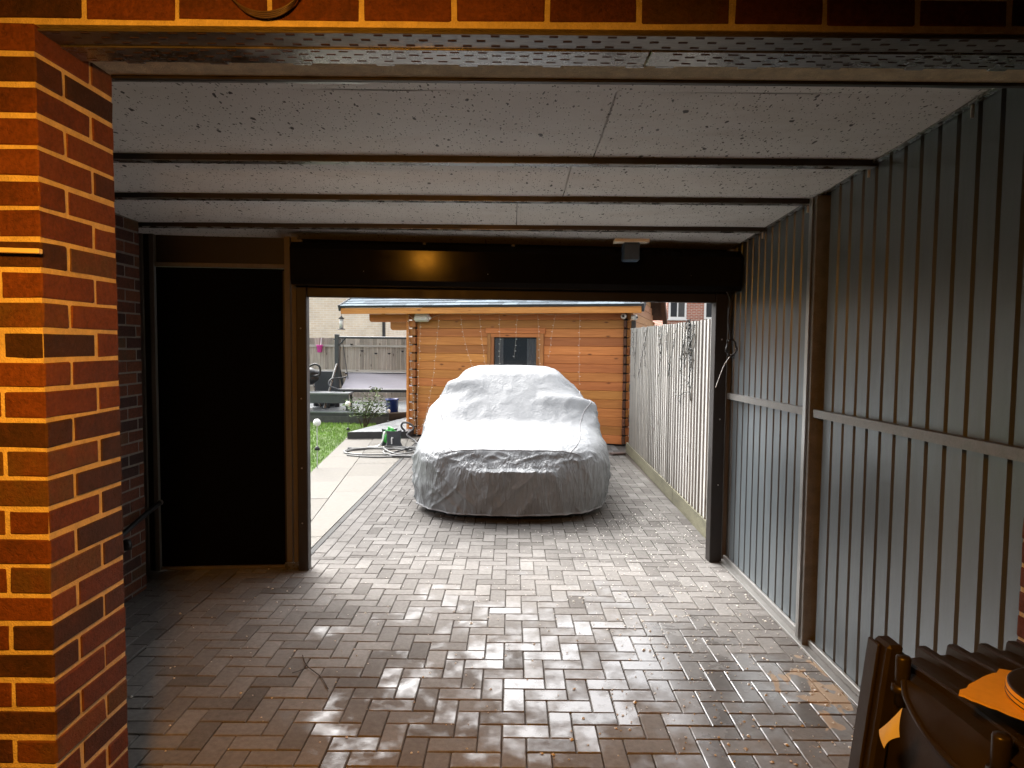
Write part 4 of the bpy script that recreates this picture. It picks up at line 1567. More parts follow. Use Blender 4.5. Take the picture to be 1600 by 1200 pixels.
for r in range(18):
    x = EX0 + 0.022 - (SW / 2 if r % 2 else 0)
    while x < EX1 - 0.012:
        a, b2 = max(x, EX0 + 0.022), min(x + SW, EX1 - 0.012)
        if b2 - a > 0.02:
            tgt = shf if r >= 9 else MB()
            vs = [(a + .002, -0.008, 0.034), (b2 - .002, -0.008, 0.034), (b2 - .002, SH + .01, 0.0305), (a + .002, SH + .01, 0.0305),
                  (a + .002, -0.008, 0.044), (b2 - .002, -0.008, 0.044), (b2 - .002, SH + .01, 0.033), (a + .002, SH + .01, 0.033)]
            tgt.add([RT @ Vector((px_, py_ + r * SH, pz_ + random.uniform(0, .002))) for px_, py_, pz_ in vs],
                    [(3, 2, 1, 0), (4, 5, 6, 7), (0, 1, 5, 4), (1, 2, 6, 5), (2, 3, 7, 6), (3, 0, 4, 7)], random.random())
            if r < 9:
                tgt.build('shingle', MAT['shingle'], rf)
        x += SW
o = shf.build('upper_shingles', MAT['shingle'], rf)
o['kind'] = 'stuff'

# things fixed to the cabin
def cabw(x, y, z):
    c, s = math.cos(CA), math.sin(CA)
    return (CO_[0] + x * c - y * s, CO_[1] + x * s + y * c, z)


f2 = thing('white_floodlight', 'white square floodlight under the cabin eave at its left end', 'lamp', cabw(0.29, -0.05, 2.07), CA)
Mf = Matrix.Rotation(math.radians(-28), 4, 'X')
p = MB()
p.bev(-0.135, 0.135, -0.13, -0.03, -0.075, 0.06, 0.02, M=Mf)
p.build('housing', MAT['grey_plastic'], f2)
p = MB()
p.box(-0.105, 0.105, -0.134, -0.1301, -0.06, 0.045, M=Mf)
p.build('lens', MAT['white_paint'], f2)
p = MB()
p.bev(0.125, 0.17, -0.10, -0.05, 0.0, 0.05, 0.01)
p.build('sensor', MAT['white_paint'], f2)
p = MB()
p.tube([(0, -0.06, 0.03), (0, 0.025, 0.03)], 0.02)
p.build('arm', MAT['grey_plastic'], f2)
for nm, (x, z, lab) in enumerate(((3.783, 2.12, 'round white security camera facing forward under the right eave'), (3.965, 2.10, 'small white security camera at the cabin corner facing sideways'))):
    sc = thing('security_camera', lab, 'camera', cabw(x, -0.08, z), CA + (0 if nm == 0 else 0.9), 'security cameras on the cabin')
    p = MB()
    p.lathe([(0.0, -0.045), (0.042, -0.045), (0.048, -0.03), (0.044, 0.02), (0.02, 0.035), (0.0, 0.035)], 18, M=Matrix.Rotation(-PI / 2, 4, 'X') @ Matrix.Rotation(PI, 4, 'X'))
    p.build('body', MAT['white_paint'], sc)
    p = MB()
    p.lathe([(0.0, 0.0), (0.018, 0.0), (0.018, 0.004), (0.0, 0.004)], 14, (0, -0.049, 0), M=Matrix.Rotation(PI / 2, 4, 'X'))
    p.build('lens', MAT['black_plastic'], sc)
    p = MB()
    p.tube([(0, 0.02, 0.0), (0, 0.07, 0.04)], 0.012)
    p.build('mount', MAT['white_paint'], sc)
dk = thing('downpipe', 'dark drain pipe box on the cabin corner by the pale fence', 'pipe', cabw(3.945, -0.04, 0), CA)
p = MB()
p.bev(-0.035, 0.035, -0.05, 0.03, 0.0, 2.05, 0.004)
p.build('pipe', MAT['dark_post'], dk)
for z in (0.4, 0.9, 1.5):
    p = MB()
    p.bev(-0.05, 0.05, -0.058, 0.03, z, z + 0.12, 0.005)
    p.build('clamp', MAT['black_plastic'], dk)

ST = [[(0.02, 2.15), (0.045, 1.611), (0.081, 1.046), (0.131, 0.48), (0.18, 0.03)], [(0.252, 2.005), (0.228, 1.388), (0.204, 0.823), (0.193, 0.03)],
      [(0.599, 2.15), (0.553, 1.616), (0.471, 0.943), (0.35, 0.374), (0.193, 0.03)], [(0.989, 2.148), (1.073, 1.731), (1.204, 1.27)], [(1.337, 2.15), (1.386, 1.733), (1.458, 1.241)],
      [(1.691, 2.15), (1.706, 1.735), (1.698, 1.322)], [(2.006, 2.145), (1.988, 1.737), (1.957, 1.413)], [(2.36, 2.15), (2.387, 1.739), (2.403, 1.29)],
      [(2.666, 2.144), (2.606, 1.794), (2.556, 1.421)], [(3.073, 2.15), (3.07, 1.639), (3.079, 1.006)]]
fy = thing('icicle_lights', 'pale string of fairy lights hanging down the orange cabin front', 'string lights', CO_, CA)
p = MB()
p.tube(spline([(s[0][0], -0.10, s[0][1] - 0.0 + (0.02 if i % 2 else 0)) for i, s in enumerate(ST)], 4), 0.0025, 5)
p.build('main_wire', MAT['cream_wire'], fy)
for s in ST:
    path_ = spline([(x, -0.10 + random.uniform(-0.008, 0.008), z) for x, z in s], 10)
    p = MB()
    p.tube(path_, 0.0014, 5)
    st_ = p.build('light_strand', MAT['cream_wire'], fy)
    bl = MB()
    L = 0.0
    nxt = 0.06
    for a, b2 in zip(path_[:-1], path_[1:]):
        L += (b2 - a).length
        if L > nxt:
            sgn = random.choice((-1, 1))
            bl.tube([b2, b2 + Vector((0.022 * sgn, -0.004, random.uniform(-.004, .008)))], 0.0032, 5)
            nxt += 0.105
    bl.build('bulbs', MAT['bulb'], st_)

# ================================================================== PALE FENCE (right)
fr = thing('pale_fence', 'weathered pale vertical board fence along the right of the drive', 'fence', (0, 0, 0))
fx = lambda y: 1.690 + (1.790 - 1.690) * (y - 5.6) / 4.6
y = 5.38
while y < 10.35:
    bw = random.uniform(0.108, 0.122)
    x = fx(y)
    p = MB()
    top = 1.878 + 0.006 * (y - 6) + random.uniform(-0.006, 0.006)
    # feather-edge: thick near edge, thin far edge, overlapping the next one
    a0, a1 = y, y + bw + 0.012
    k_ = random.uniform(0.015, 0.020)
    vs = [(x - k_, a0, 0.15), (x + 0.004, a0, 0.15), (x + 0.012, a1, 0.15), (x + 0.004, a1, 0.15),
          (x - k_, a0, top), (x + 0.004, a0, top), (x + 0.012, a1, top), (x + 0.004, a1, top)]
    p.add(vs, [(3, 2, 1, 0), (4, 5, 6, 7), (0, 1, 5, 4), (1, 2, 6, 5), (2, 3, 7, 6), (3, 0, 4, 7)], random.random())
    p.build('fence_board', MAT['fence_pale'], fr)
    y += bw
for z in (0.45, 1.05, 1.62):
    p = MB()
    p.add([(fx(5.4) + 0.014, 5.4, z), (fx(5.4) + 0.06, 5.4, z), (fx(10.4) + 0.06, 10.4, z), (fx(10.4) + 0.014, 10.4, z),
           (fx(5.4) + 0.014, 5.4, z + 0.08), (fx(5.4) + 0.06, 5.4, z + 0.08), (fx(10.4) + 0.06, 10.4, z + 0.08), (fx(10.4) + 0.014, 10.4, z + 0.08)],
          [(3, 2, 1, 0), (4, 5, 6, 7), (0, 1, 5, 4), (1, 2, 6, 5), (2, 3, 7, 6), (3, 0, 4, 7)])
    p.build('rail', MAT['rail_grey'], fr)
for a in (5.4, 7.1, 8.8):
    p = MB()
    p.add([(fx(a) - 0.024, a, 0.0), (fx(a) + 0.01, a, 0.0), (fx(a + 1.69) + 0.01, a + 1.69, 0.0), (fx(a + 1.69) - 0.024, a + 1.69, 0.0),
           (fx(a) - 0.024, a, 0.149), (fx(a) + 0.01, a, 0.149), (fx(a + 1.69) + 0.01, a + 1.69, 0.149), (fx(a + 1.69) - 0.024, a + 1.69, 0.149)],
          [(3, 2, 1, 0), (4, 5, 6, 7), (0, 1, 5, 4), (1, 2, 6, 5), (2, 3, 7, 6), (3, 0, 4, 7)])
    p.build('kick_board', MAT['kick'], fr)
# dark fairy lights over the fence
fd = thing('dark_string_lights', 'tangled dark wire fairy lights draped over the pale fence top', 'string lights', (0, 0, 0))


def fence_strand(y0, z0_, dy, L, wob, n=16):
    pts = []
    yy, zz = y0, z0_
    for k in range(n):
        f = k / (n - 1)
        pts.append((fx(yy) - 0.028 - random.uniform(0, 0.012), yy, zz))
        zz -= L / n
        yy += dy / n + random.gauss(0, wob)
    pa = spline(pts, 4)
    p = MB()
    p.tube(pa, 0.0032, 5)
    acc, nx_ = 0, 0.05
    for a, b2 in zip(pa[:-1], pa[1:]):
        acc += (b2 - a).length
        if acc > nx_:
            s = random.choice((-1, 1))
            p.tube([b2, b2 + Vector((-0.006, 0.04 * s, random.uniform(-.005, .012)))], 0.0045, 5)
            nx_ += 0.085
    p.build('light_strand', MAT['dark_wire'], fd)


for (y0, dy, L) in ((9.9, -0.1, 0.42), (9.55, 0.15, 0.75), (9.0, -0.25, 0.55), (8.7, 0.7, 0.72), (8.0, -0.1, 0.35), (7.75, 0.45, 0.74), (7.6, -0.35, 0.6), (7.0, 0.35, 0.6), (6.75, 0.0, 0.9), (6.55, 0.25, 0.55), (6.5, -0.1, 0.8), (6.32, 0.1, 0.75), (6.28, 0.2, 0.45)):
    fence_strand(y0, 1.885, dy, L, 0.018)
for k in range(7):
    fence_strand(6.50 + random.uniform(-0.05, 0.06), 1.90, random.uniform(-0.1, 0.1), random.uniform(0.25, 0.55), 0.022, 14)
for (pa) in (((7.1, 1.18), (6.9, 1.14), (6.6, 1.2), (6.4, 1.22)), ((6.9, 1.55), (6.7, 1.48), (6.5, 1.58), (6.35, 1.5)), ((6.65, 1.35), (6.5, 1.28), (6.4, 1.4), (6.34, 1.62))):
    p = MB()
    p.tube(spline([(fx(a) - 0.034, a, b2) for a, b2 in pa], 8), 0.0034, 5)
    p.build('light_strand', MAT['dark_wire'], fd)

# ================================================================== GARDEN, LEFT
def deck(name, label, poly, ztop, boards_dir, bw=0.14):
    d = struct(bpy.data.objects.new(name, None), label)
    COL.objects.link(d)
    p = MB()
    p.prism(poly, -0.05, ztop - 0.022)
    p.build('deck_frame', MAT['deck_edge'], d)
    nx_, ny_ = -boards_dir[1], boards_dir[0]
    ds = [nx_ * x + ny_ * y for x, y in poly]
    t = min(ds)
    while t < max(ds):
        q = clip_half(poly, nx_, ny_, t + bw - 0.005)
        q = clip_half(q, -nx_, -ny_, -t)
        if len(q) >= 3:
            p = MB()
            p.prism(q, ztop - 0.0215, ztop + random.uniform(0, .001), random.random())
            p.build('deck_board', MAT['deck'], d)
        t += bw
    return d


d1 = [(-2.80, 11.66), (-1.78, 11.82), (-1.70, 12.3), (-1.60, 14.2), (-2.15, 14.2)]
deck('low_deck', 'low grey deck with black edge beside the cabin', d1, 0.12, (0.97, -0.2))
d2 = [(-7.0, 14.15), (-2.50, 13.85), (-1.3, 14.6), (-1.3, 16.4), (-7.0, 16.4)]
deck('raised_deck', 'raised grey deck under the garden swing', d2, 0.235, (1, -0.06))
p = MB()
p.prism([(-2.82, 11.63), (-1.77, 11.79), (-1.77, 11.80), (-2.815, 11.645)], 0.0, 0.121)
p.build('edge_board', MAT['deck_edge'], bpy.data.objects['low_deck'])
p = MB()
p.bev(-7.0, -2.52, -0.015, 0.0, 0.0, 0.15, 0.003)
o = p.build('riser_board', MAT['drain'], bpy.data.objects['raised_deck'], (0, 13.68, 0), (0, 0, math.atan2(-0.3, 4.5)))
p = MB()
p.box(-8, -1.5, 16.4, 17.3, -0.05, 0.22)
tag(p.build('white_pebble_strip', MAT['pebble']), 'strip of white pebbles along the foot of the back fence', 'pebbles', kind='stuff')

# back fence
bf = thing('back_fence', 'grey weathered panel fence at the end of the garden', 'fence', (0, 17.0, 0))
x = -6.6
while x < -1.2:
    bw = random.uniform(0.095, 0.13)
    p = MB()
    p.bev(x, x + bw - 0.006, random.uniform(0, 0.012), random.uniform(0.018, 0.026), 0.1, 1.55, 0.003, random.random())
    p.build('fence_board', MAT['fence_grey'], bf)
    p = MB()
    p.bev(x, x + bw - 0.005, 0.0, 0.02, 1.60, 1.77 + random.uniform(-.01, .01), 0.003, random.random())
    p.build('trellis_board', MAT['fence_grey'], bf)
    x += bw
for (za, zb, yy, mat) in ((1.545, 1.60, -0.04, 'rail_grey'), (0.93, 0.985, -0.045, 'rail_grey'), (0.56, 0.61, -0.04, 'rail_grey'), (0.12, 0.3, -0.02, 'rail_grey')):
    p = MB()
    p.bev(-6.6, -1.2, yy, -0.001, za, zb, 0.004, random.random())
    p.build('rail', MAT[mat], bf)
for x in (-6.3, -4.40, -2.2):
    p = MB()
    p.bev(x, x + 0.12, -0.10, -0.046, 0.0, 1.72, 0.006, random.random())
    p.build('post', MAT['fence_grey'], bf)
    p = MB()
    p.bev(x - 0.02, x + 0.14, -0.12, -0.03, 1.721, 1.75, 0.006)
    p.build('post_cap', MAT['deck_edge'], bf)
# dark crescent hooks
HK = [(-3.98, 1.63, 'dark hook at the top of the back fence beside the swing post'), (-3.72, 1.47, 'leftmost dark half moon hook on the fence boards behind the swing'), (-3.38, 1.41, 'second dark half moon hook from the left behind the swing'),
      (-3.05, 1.41, 'third dark half moon hook from the left behind the swing'), (-2.72, 1.47, 'rightmost dark half moon hook on the fence near the cabin')]
for (x, z, lab) in HK:
    p = MB()
    prof = [(0.0, -0.04), (0.022, -0.034), (0.036, -0.018), (0.04, 0.0), (0.034, 0.0), (0.0, -0.012)]
    p.lathe(prof, 14)
    tag(p.build('fence_hook', MAT['black_plastic'], loc=(x, 16.90, z)), lab, 'hook', 'dark hooks on the back fence')
    o = bpy.data.objects[-1] if False else None
# pink pot on the fence
pk = thing('pink_pot', 'small bright pink pot hanging on the back fence', 'pot', (-4.76, 16.86, 1.41))
p = MB()
p.lathe([(0.0, 0.0), (0.055, 0.0), (0.075, 0.16), (0.085, 0.165), (0.085, 0.185), (0.07, 0.185), (0.0, 0.17)], 18)
p.build('cup', MAT['pink'], pk)
p = MB()
p.tube(spline([(0.02, 0.02, 0.17), (0.02, 0.06, 0.25), (0.02, 0.09, 0.36)], 5), 0.012, 6)
p.build('strap', MAT['grey_plastic'], pk)

# bird feeder
bdf = thing('bird_feeder', 'clear bird feeder hanging from the left corner of the cabin roof', 'bird feeder', (-3.04, 12.15, 1.885))
p = MB()
p.lathe([(0.0, 0.0), (0.065, 0.0), (0.07, 0.01), (0.05, 0.016), (0.0, 0.016)], 16)
p.build('tray', MAT['black_plastic'], bdf)
p = MB()
p.lathe([(0.0, 0.017), (0.036, 0.017), (0.036, 0.19), (0.0, 0.19)], 14)
p.build('tube', MAT['grey_plastic'], bdf)
p = MB()
p.lathe([(0.0, 0.191), (0.058, 0.191), (0.02, 0.225), (0.008, 0.25), (0.0, 0.25)], 16)
p.build('cap', MAT['drain'], bdf)
p = MB()
p.tube([(0, 0, 0.25), (0, 0.02, 0.36)], 0.004, 5)
p.build('hanger', MAT['black_plastic'], bdf)

# swing seat
sw = thing('garden_swing', 'dark metal garden swing seat with pale grey sling back on the deck', 'swing seat', (0, 15.0, 0.237))
p = MB()
p.bev(-3.90, -3.81, -0.03, 0.06, 0.0, 1.60, 0.006)
p.build('post', MAT['charcoal'], sw)
p = MB()
p.bev(-1.55, -1.46, -0.03, 0.06, 0.0, 1.60, 0.006)
p.build('post', MAT['charcoal'], sw)
p = MB()
p.tube([(-3.86, 0.0, 1.53), (-1.5, 0.0, 1.53)], 0.026)
p.build('top_beam', MAT['charcoal'], sw)
p = MB()
p.tube([(-3.82, 0.0, 1.35), (-3.66, 0.0, 1.52)], 0.018)
p.build('corner_brace', MAT['charcoal'], sw)
p = MB()
p.tube(spline([(-3.85, -0.02, 0.95), (-3.90, -0.25, 0.6), (-3.99, -0.55, 0.02)], 8), 0.024)
p.build('front_leg', MAT['galv'], sw)
p = MB()
p.tube(spline([(-3.85, 0.04, 0.95), (-3.82, 0.25, 0.6), (-3.80, 0.5, 0.02)], 8), 0.03)
p.build('rear_leg', MAT['charcoal'], sw)
p = MB()
p.tube([(-3.74, 0.0, 1.5), (-3.60, -0.05, 0.62)], 0.008)
p.build('hanging_rod', MAT['charcoal'], sw)
Pc = np.zeros((30, 10, 3))
for a in range(30):
    for b_ in range(10):
        u, v = a / 29, b_ / 9
        Pc[a, b_] = (-3.68 + 2.1 * u + 0.05 * v, -0.36 + 0.42 * v + 0.02 * math.sin(v * PI), 0.42 + 0.33 * v - 0.015 * math.sin(v * PI) + 0.006 * math.sin(u * 9 + v * 7))
p = MB()
p.grid(Pc)
p.build('sling_back', MAT['swing_fabric'], sw)
p = MB()
p.tube([(-3.70, 0.065, 0.755), (-1.55, 0.065, 0.755)], 0.014)
p.build('back_rail', MAT['charcoal'], sw)
p = MB()
p.tube([(-3.72, -0.40, 0.395), (-1.55, -0.40, 0.395)], 0.038)
p.build('seat_front_rail', MAT['black_plastic'], sw)
p = MB()
p.tube(spline([(-3.72, -0.40, 0.41), (-3.92, -0.42, 0.5), (-3.90, -0.3, 0.63), (-3.72, -0.1, 0.65), (-3.68, 0.03, 0.66)], 8), 0.016)
p.build('arm', MAT['charcoal'], sw)
for x in (-3.66,):
    for z in (0.66, 0.74):
        p = MB()
        p.ball((x, 0.02, z), 0.025)
        p.build('end_knob', MAT['black_plastic'], sw)

# charcoal furniture behind / left of the swing
fc = thing('storage_box', 'charcoal high backed garden chair left of the swing post', 'chair', (-4.2, 15.1, 0.237))
p = MB()
p.bev(-0.22, 0.25, 0.10, 0.17, 0.0, 0.78, 0.01)
p.build('backrest', MAT['charcoal'], fc)
p = MB()
p.bev(-0.24, 0.27, -0.42, 0.099, 0.22, 0.34, 0.02)
p.build('seat', MAT['charcoal'], fc)
for x in (-0.23, 0.2):
    for y in (-0.4, 0.06):
        p = MB()
        p.bev(x, x + 0.05, y, y + 0.04, 0.0, 0.219, 0.004)
        p.build('leg', MAT['charcoal'], fc)
fc.name = 'garden_chair'
tb = thing('garden_table', 'long low charcoal table on the deck in front of the swing', 'table', (-4.25, 14.35, 0.237))
p = MB()
p.bev(-0.75, 0.86, -0.2, 0.25, 0.33, 0.37, 0.008)
p.build('table_top', MAT['deck'], tb)
p = MB()
p.bev(-0.74, 0.85, -0.19, -0.16, 0.15, 0.329, 0.004)
p.build('apron', MAT['charcoal'], tb)
for x in (-0.7, 0.78):
    for y in (-0.185, 0.2):
        p = MB()
        p.bev(x, x + 0.045, y, y + 0.045, 0.0, 0.149 if y < 0 else 0.329, 0.003)
        p.build('leg', MAT['charcoal'], tb)
bq = thing('black_grill', 'black grill with round handle at the left edge of the deck', 'grill', (-4.42, 14.75, 0.237))
p = MB()
p.lathe([(0.0, 0.50), (0.1, 0.50), (0.22, 0.60), (0.24, 0.68), (0.23, 0.69), (0.0, 0.69)], 20)
p.build('bowl', MAT['black_plastic'], bq)
p = MB()
p.lathe([(0.0, 0.691), (0.235, 0.691), (0.2, 0.80), (0.08, 0.87), (0.0, 0.88)], 20)
p.build('lid', MAT['black_plastic'], bq)
p = MB()
p.tube(spline([(0.1, -0.15, 0.70), (0.28, -0.15, 0.72), (0.30, -0.15, 0.88), (0.2, -0.15, 0.95), (0.05, -0.12, 0.90)], 8), 0.022)
p.build('handle', MAT['black_plastic'], bq)
for a in (0.5, 2.6, 4.7):
    p = MB()
    p.tube([(0.1 * math.cos(a), 0.1 * math.sin(a), 0.52), (0.26 * math.cos(a), 0.26 * math.sin(a), 0.0)], 0.014)
    p.build('leg', MAT['galv'], bq)

# blue pot
bp = thing('blue_pot', 'glossy dark blue plant pot on the deck beside the rose bush', 'pot', (-2.47, 14.02, 0.237))
p = MB()
p.lathe([(0.0, 0.0), (0.125, 0.0), (0.13, 0.24), (0.14, 0.245), (0.14, 0.27), (0.115, 0.27), (0.11, 0.24), (0.0, 0.24)], 26)
p.build('glazed_body', MAT['blue_pot'], bp)
p = MB()
p.lathe([(0.0, 0.241), (0.108, 0.241), (0.0, 0.246)], 20)
p.build('soil', MAT['soil'], bp)

# globes on stakes
for (x, y, zb, zt_, r, lab) in ((-2.555, 8.9, 0.0, 0.60, 0.05, 'nearest white globe garden light on a stake in the lawn'), (-3.04, 12.6, 0.0, 0.52, 0.05, 'white globe garden light on a dark stake beside the rose bush'), (-2.44, 13.45, 0.05, 0.31, 0.036, 'small white globe light in front of the blue pot')):
    gl = thing('globe_light', lab, 'garden light', (x, y, zb), 0, 'globe lights on stakes')
    p = MB()
    p.ball((0, 0, zt_ - zb), r, seg=16, rings=12)
    p.build('globe', MAT['white_paint'], gl)
    p = MB()
    p.tube([(0, 0, 0), (0, 0, zt_ - zb - r * 0.9)], 0.006, 6)
    p.build('stake', MAT['grey_plastic'] if y < 10 else MAT['charcoal'], gl)
    p = MB()
    p.lathe([(0.0, 0.0), (0.035, 0.0), (0.03, 0.03), (0.008, 0.05), (0.0, 0.05)], 12, (0, 0, 0.24 if y < 10 else 0.03))
    p.build('collar', MAT['black_plastic'], gl)

# rose bush
rb = thing('rose_bush', 'leafy rose bush with bare stems at the edge of the deck', 'bush', (-2.90, 13.30, 0.0))
sm_ = MB()
lf = MB()
rnd = random.Random(3)
tips = []
for k in range(9):
    a = rnd.uniform(0, 2 * PI)
    sp2 = rnd.uniform(0.1, 0.48)
    h = rnd.uniform(0.40, 0.62)
    pts = [(0.03 * math.cos(a), 0.03 * math.sin(a), -0.03), (sp2 * 0.4 * math.cos(a), sp2 * 0.25 * math.sin(a), h * 0.5), (sp2 * math.cos(a), sp2 * 0.6 * math.sin(a), h)]
    pa = spline(pts, 6)
    sm_.tube(pa, [0.010 - 0.006 * i / len(pa) for i in range(len(pa))], 5)
    tips += [(p_, 0.1) for p_ in pa[5:]]
tips += [(Vector((0.25, 0, 0.74)), 0.05)] * 4
pa = spline([(0.1, 0.0, 0.3), (0.2, 0.02, 0.55), (0.25, 0, 0.78)], 6)
sm_.tube(pa, 0.005, 5)
for k in range(620):
    c, s = rnd.choice(tips)
    ctr = c + Vector((rnd.gauss(0, s), rnd.gauss(0, s), rnd.gauss(0, s * 0.6)))
    if ctr.z < 0.2:
        continue
    L = rnd.uniform(0.02, 0.042)
    q = Matrix.Rotation(rnd.uniform(0, 2 * PI), 3, 'Z') @ Matrix.Rotation(rnd.uniform(-0.9, 0.9), 3, 'X') @ Matrix.Rotation(rnd.uniform(-.6, .6), 3, 'Y')
    vs = [ctr + q @ Vector(v) for v in ((-L, 0, 0), (-L * .2, -L * .55, 0.004), (L, 0, 0), (-L * .2, L * .55, 0.004))]
    lf.add(vs, [(0, 1, 2), (0, 2, 3)], rnd.random())
sm_.build('stems', MAT['stem'], rb)
lf.build('crown', MAT['leaf'], rb)

# hose reel with loose hose
hr = thing('hose_reel', 'green and grey hose reel standing on the pale slabs', 'hose reel', (-1.92, 10.85, 0.004), -1.1)
for x in (-0.13, 0.10):
    p = MB()
    poly = [(-0.14, 0.0), (0.14, 0.0), (0.11, 0.08), (0.11, 0.20), (0.13, 0.27), (0.05, 0.255), (-0.05, 0.255), (-0.13, 0.27), (-0.11, 0.20), (-0.11, 0.08)]
    vs = [(x + dx, yy, zz) for dx in (0, 0.03) for (yy, zz) in poly]
    nn = len(poly)
    p.add(vs, [tuple(range(nn - 1, -1, -1)), tuple(range(nn, 2 * nn))] + [(i, (i + 1) % nn, nn + (i + 1) % nn, nn + i) for i in range(nn)])
    p.build('side_frame', MAT['grey_reel'], hr)
p = MB()
p.lathe([(0.0, -0.105), (0.125, -0.105), (0.125, -0.09), (0.09, -0.085), (0.09, 0.075), (0.125, 0.08), (0.125, 0.095), (0.0, 0.095)], 26, (0, 0, 0.145), M=Matrix.Rotation(PI / 2, 4, 'Y'))
p.build('drum', MAT['green'], hr)
p = MB()
p.tube(spline([(-0.115, 0.0, 0.25), (-0.1, -0.02, 0.295), (0.1, -0.02, 0.295), (0.115, 0.0, 0.25)], 8), 0.016)
p.build('carry_handle', MAT['green'], hr)
p = MB()
p.tube(spline([(0.131, -0.02, 0.15), (0.165, -0.05, 0.15), (0.165, -0.05, 0.06)], 6), 0.011)
p.build('crank', MAT['white_paint'], hr)
p = MB()
for k in range(3):
    p.tube(spline([(0.0 + 0.02 * k, -0.1, 0.2), (0.08 + 0.02 * k, -0.15, 0.24), (0.10 + 0.015 * k, -0.19, 0.1), (0.06 - 0.03 * k, -0.24, 0.015), (0.0, -0.4, 0.012)], 8), 0.009, 6)
p.build('loose_hose', MAT['grey_plastic'], hr)

hs = thing('garden_hose', 'grey garden hose in loose loops across the slabs and paving', 'hose', (-1.75, 10.25, 0.012))
rnd = random.Random(5)
for k, (cx_, cy_, rx, ry, mat) in enumerate(((-0.15, -0.1, 0.60, 0.42, 'hose'), (-0.22, -0.05, 0.55, 0.30, 'hose'), (0.25, -0.05, 0.42, 0.45, 'hose'), (0.38, -0.25, 0.40, 0.42, 'hose_dark'), (0.30, 0.1, 0.5, 0.40, 'hose'), (0.45, 0.2, 0.36, 0.28, 'hose_dark'))):
    pts = []
    a0 = rnd.uniform(0, 6)
    for q in range(15):
        a = a0 + q * 0.44
        pts.append((cx_ + rx * math.cos(a) + rnd.gauss(0, .02), cy_ + ry * math.sin(a) + rnd.gauss(0, .02), 0.001 + 0.012 * k * (0.5 + 0.5 * math.sin(q))))
    p = MB()
    p.tube(spline(pts, 6), 0.013, 7)
    p.build('hose_loop', MAT[mat], hs)
p = MB()
p.tube(spline([(-0.75, 0.3, 0.0), (-0.35, 0.33, 0.0), (0.2, 0.3, 0.02), (0.9, 0.2, 0.01)], 8), 0.013, 7)
p.build('hose_end', MAT['hose'], hs)
p = MB()
p.tube([(-0.80, 0.3, 0.0), (-0.74, 0.3, 0.0)], 0.015, 8)
p.build('nozzle', MAT['hose_dark'], hs)
vc = thing('vacuum_hose', 'black ribbed hose looped over the low deck by the cabin corner', 'hose', (-1.72, 11.35, 0.0))
p = MB()
p.tube(spline([(-0.12, 0.35, 0.14), (-0.18, 0.33, 0.22), (-0.14, 0.3, 0.29), (-0.02, 0.25, 0.28), (0.05, 0.2, 0.2), (-0.05, 0.15, 0.1), (0.1, 0.0, 0.03), (0.2, -0.3, 0.022), (0.5, -0.35, 0.022)], 8), 0.018, 8)
p.build('ribbed_hose', MAT['hose_dark'], vc)

# bits lying at the fence foot
p = MB()
p.bev(-0.12, 0.12, -0.05, 0.05, 0.0, 0.03, 0.004)
tag(p.build('loose_tile', MAT['tile_roof'], loc=(1.60, 10.2, 0.004), rot=(0.05, 0.03, 0.5)), 'loose dark tile lying at the foot of the pale fence', 'tile')

# ================================================================== HOUSES BEYOND
h1 = thing('beige_house', 'beige brick house wall beyond the back fence', 'house', (0, 23.2, 0))
p = MB()
p.box(-18, -4.30, 0, 8, -0.1, 5.2)
p.build('wall', MAT['beige_brick'], h1)
p = MB()
p.add([(-18.4, -0.4, 5.2), (-3.9, -0.4, 5.2), (-3.9, 8.4, 5.2), (-18.4, 8.4, 5.2), (-18.4, 4, 8.2), (-3.9, 4, 8.2)], [(3, 2, 1, 0), (0, 1, 5, 4), (2, 3, 4, 5), (1, 2, 5), (3, 0, 4)])
p.build('roof', MAT['tile_roof'], h1)
p = MB()
p.tube([(-4.36, -0.05, 0), (-4.36, -0.05, 5.1)], 0.05)
p.build('downpipe', MAT['black_plastic'], h1)
for x in (-16, -12.4):
    p = MB()
    p.bev(x, x + 1.4, -0.03, 0.06, 2.6, 3.9, 0.01)
    o = p.build('window', MAT['white_paint'], h1)
    for q in (0.08, 0.74):
        p = MB()
        p.box(x + q, x + q + 0.58, -0.036, -0.0305, 2.68, 3.82)
        p.build('pane', MAT['room_dark'], o)
h2 = thing('white_house', 'distant white rendered house between the beige wall and the cabin', 'house', (0, 43.5, 0))
p = MB()
p.box(-12, 2.0, 0, 9, -0.1, 5.4)
p.build('wall', MAT['white_paint'], h2)
p = MB()
p.add([(-12.4, -0.4, 5.4), (2.4, -0.4, 5.4), (2.4, 9.4, 5.4), (-12.4, 9.4, 5.4), (-12.4, 4.5, 8.6), (2.4, 4.5, 8.6)], [(3, 2, 1, 0), (0, 1, 5, 4), (2, 3, 4, 5), (1, 2, 5), (3, 0, 4)])
p.build('roof', MAT['tile_roof'], h2)
for x in (-7.25, -6.75, -4.2):
    p = MB()
    p.bev(x, x + 0.34, -0.03, 0.05, 2.1, 2.75, 0.01)
    o = p.build('window', MAT['grey_plastic'], h2)
    p = MB()
    p.box(x + 0.05, x + 0.29, -0.036, -0.0305, 2.15, 2.7)
    p.build('pane', MAT['drain'], o)
h3 = thing('red_brick_house', 'distant orange red brick house with white window above the pale fence', 'house', (0, 31.0, 0))
p = MB()
p.box(7.0, 16, 0, 8, -0.1, 5.4)
p.build('wall', MAT['far_red_brick'], h3)
p = MB()
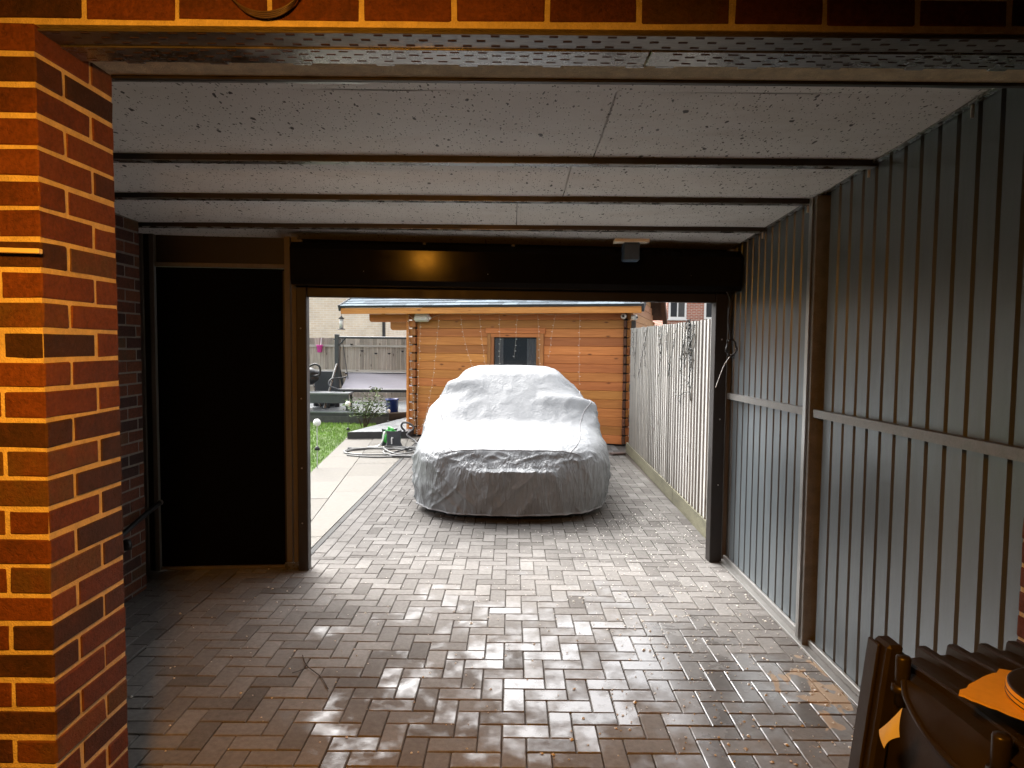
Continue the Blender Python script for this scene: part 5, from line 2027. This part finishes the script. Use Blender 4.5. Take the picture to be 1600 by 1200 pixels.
p.add([(6.6, -0.4, 5.4), (16.4, -0.4, 5.4), (16.4, 8.4, 5.4), (6.6, 8.4, 5.4), (6.6, 4, 8.4), (16.4, 4, 8.4)], [(3, 2, 1, 0), (0, 1, 5, 4), (2, 3, 4, 5), (1, 2, 5), (3, 0, 4)])
p.build('roof', MAT['tile_roof'], h3)
for (x0, x1) in ((7.05, 7.86), (8.66, 9.6)):
    p = MB()
    p.bev(x0, x1, -0.05, 0.05, 2.86, 4.2, 0.01)
    o = p.build('window', MAT['white_paint'], h3)
    npn = 2
    wv_ = (x1 - x0 - 0.12) / npn
    for q in range(npn):
        p = MB()
        p.box(x0 + 0.06 + q * wv_ + 0.03, x0 + 0.06 + (q + 1) * wv_ - 0.03, -0.056, -0.0505, 2.96, 4.1)
        p.build('pane', MAT['drain'] if q else MAT['room_dark'], o)
p = MB()
p.bev(7.0, 7.9, -0.09, -0.051, 2.80, 2.859, 0.005)
p.build('sill', MAT['white_paint'], h3)

# ================================================================== SMALL LITTER
pt = MB()
for k in range(1500):
    if k < 1000:
        x = 1.62 - abs(random.gauss(0, 0.75))
        y = random.uniform(2.6, 6.6)
    else:
        x, y = random.uniform(-2.0, 1.6), random.uniform(2.6, 7.5)
    if x < -2.1 or (y > 5.0 and x < -1.3):
        continue
    s = (abs(random.gauss(0, 0.003)) + 0.0026) * (0.75 if y > 4.6 else 1.0)
    a = random.uniform(0, 6.28)
    c, s2 = math.cos(a) * s, math.sin(a) * s
    el = random.uniform(0.6, 1.6)
    z = 0.0022
    pt.add([(x - c * el, y - s2 * el, z), (x + s2, y - c, z + 0.001), (x + c * el, y + s2 * el, z), (x - s2, y + c, z + 0.0012), (x, y, z + s * 0.8)], [(0, 1, 4), (1, 2, 4), (2, 3, 4), (3, 0, 4)], random.random())
tag(pt.build('petal_litter', MAT['petal']), 'tiny white petals and crumbs scattered over the damp paving', 'litter', kind='stuff')
tw = MB()
tw.tube(spline([(-1.09, 3.50, 0.006), (-1.03, 3.38, 0.008), (-0.93, 3.27, 0.006), (-0.86, 3.15, 0.007)], 6), 0.0028, 5)
tw.tube(spline([(-1.02, 3.36, 0.007), (-1.08, 3.30, 0.009)], 4), 0.002, 5)
tag(tw.build('dry_twig', MAT['stem']), 'thin dry twig lying on the left of the block paving', 'twig')
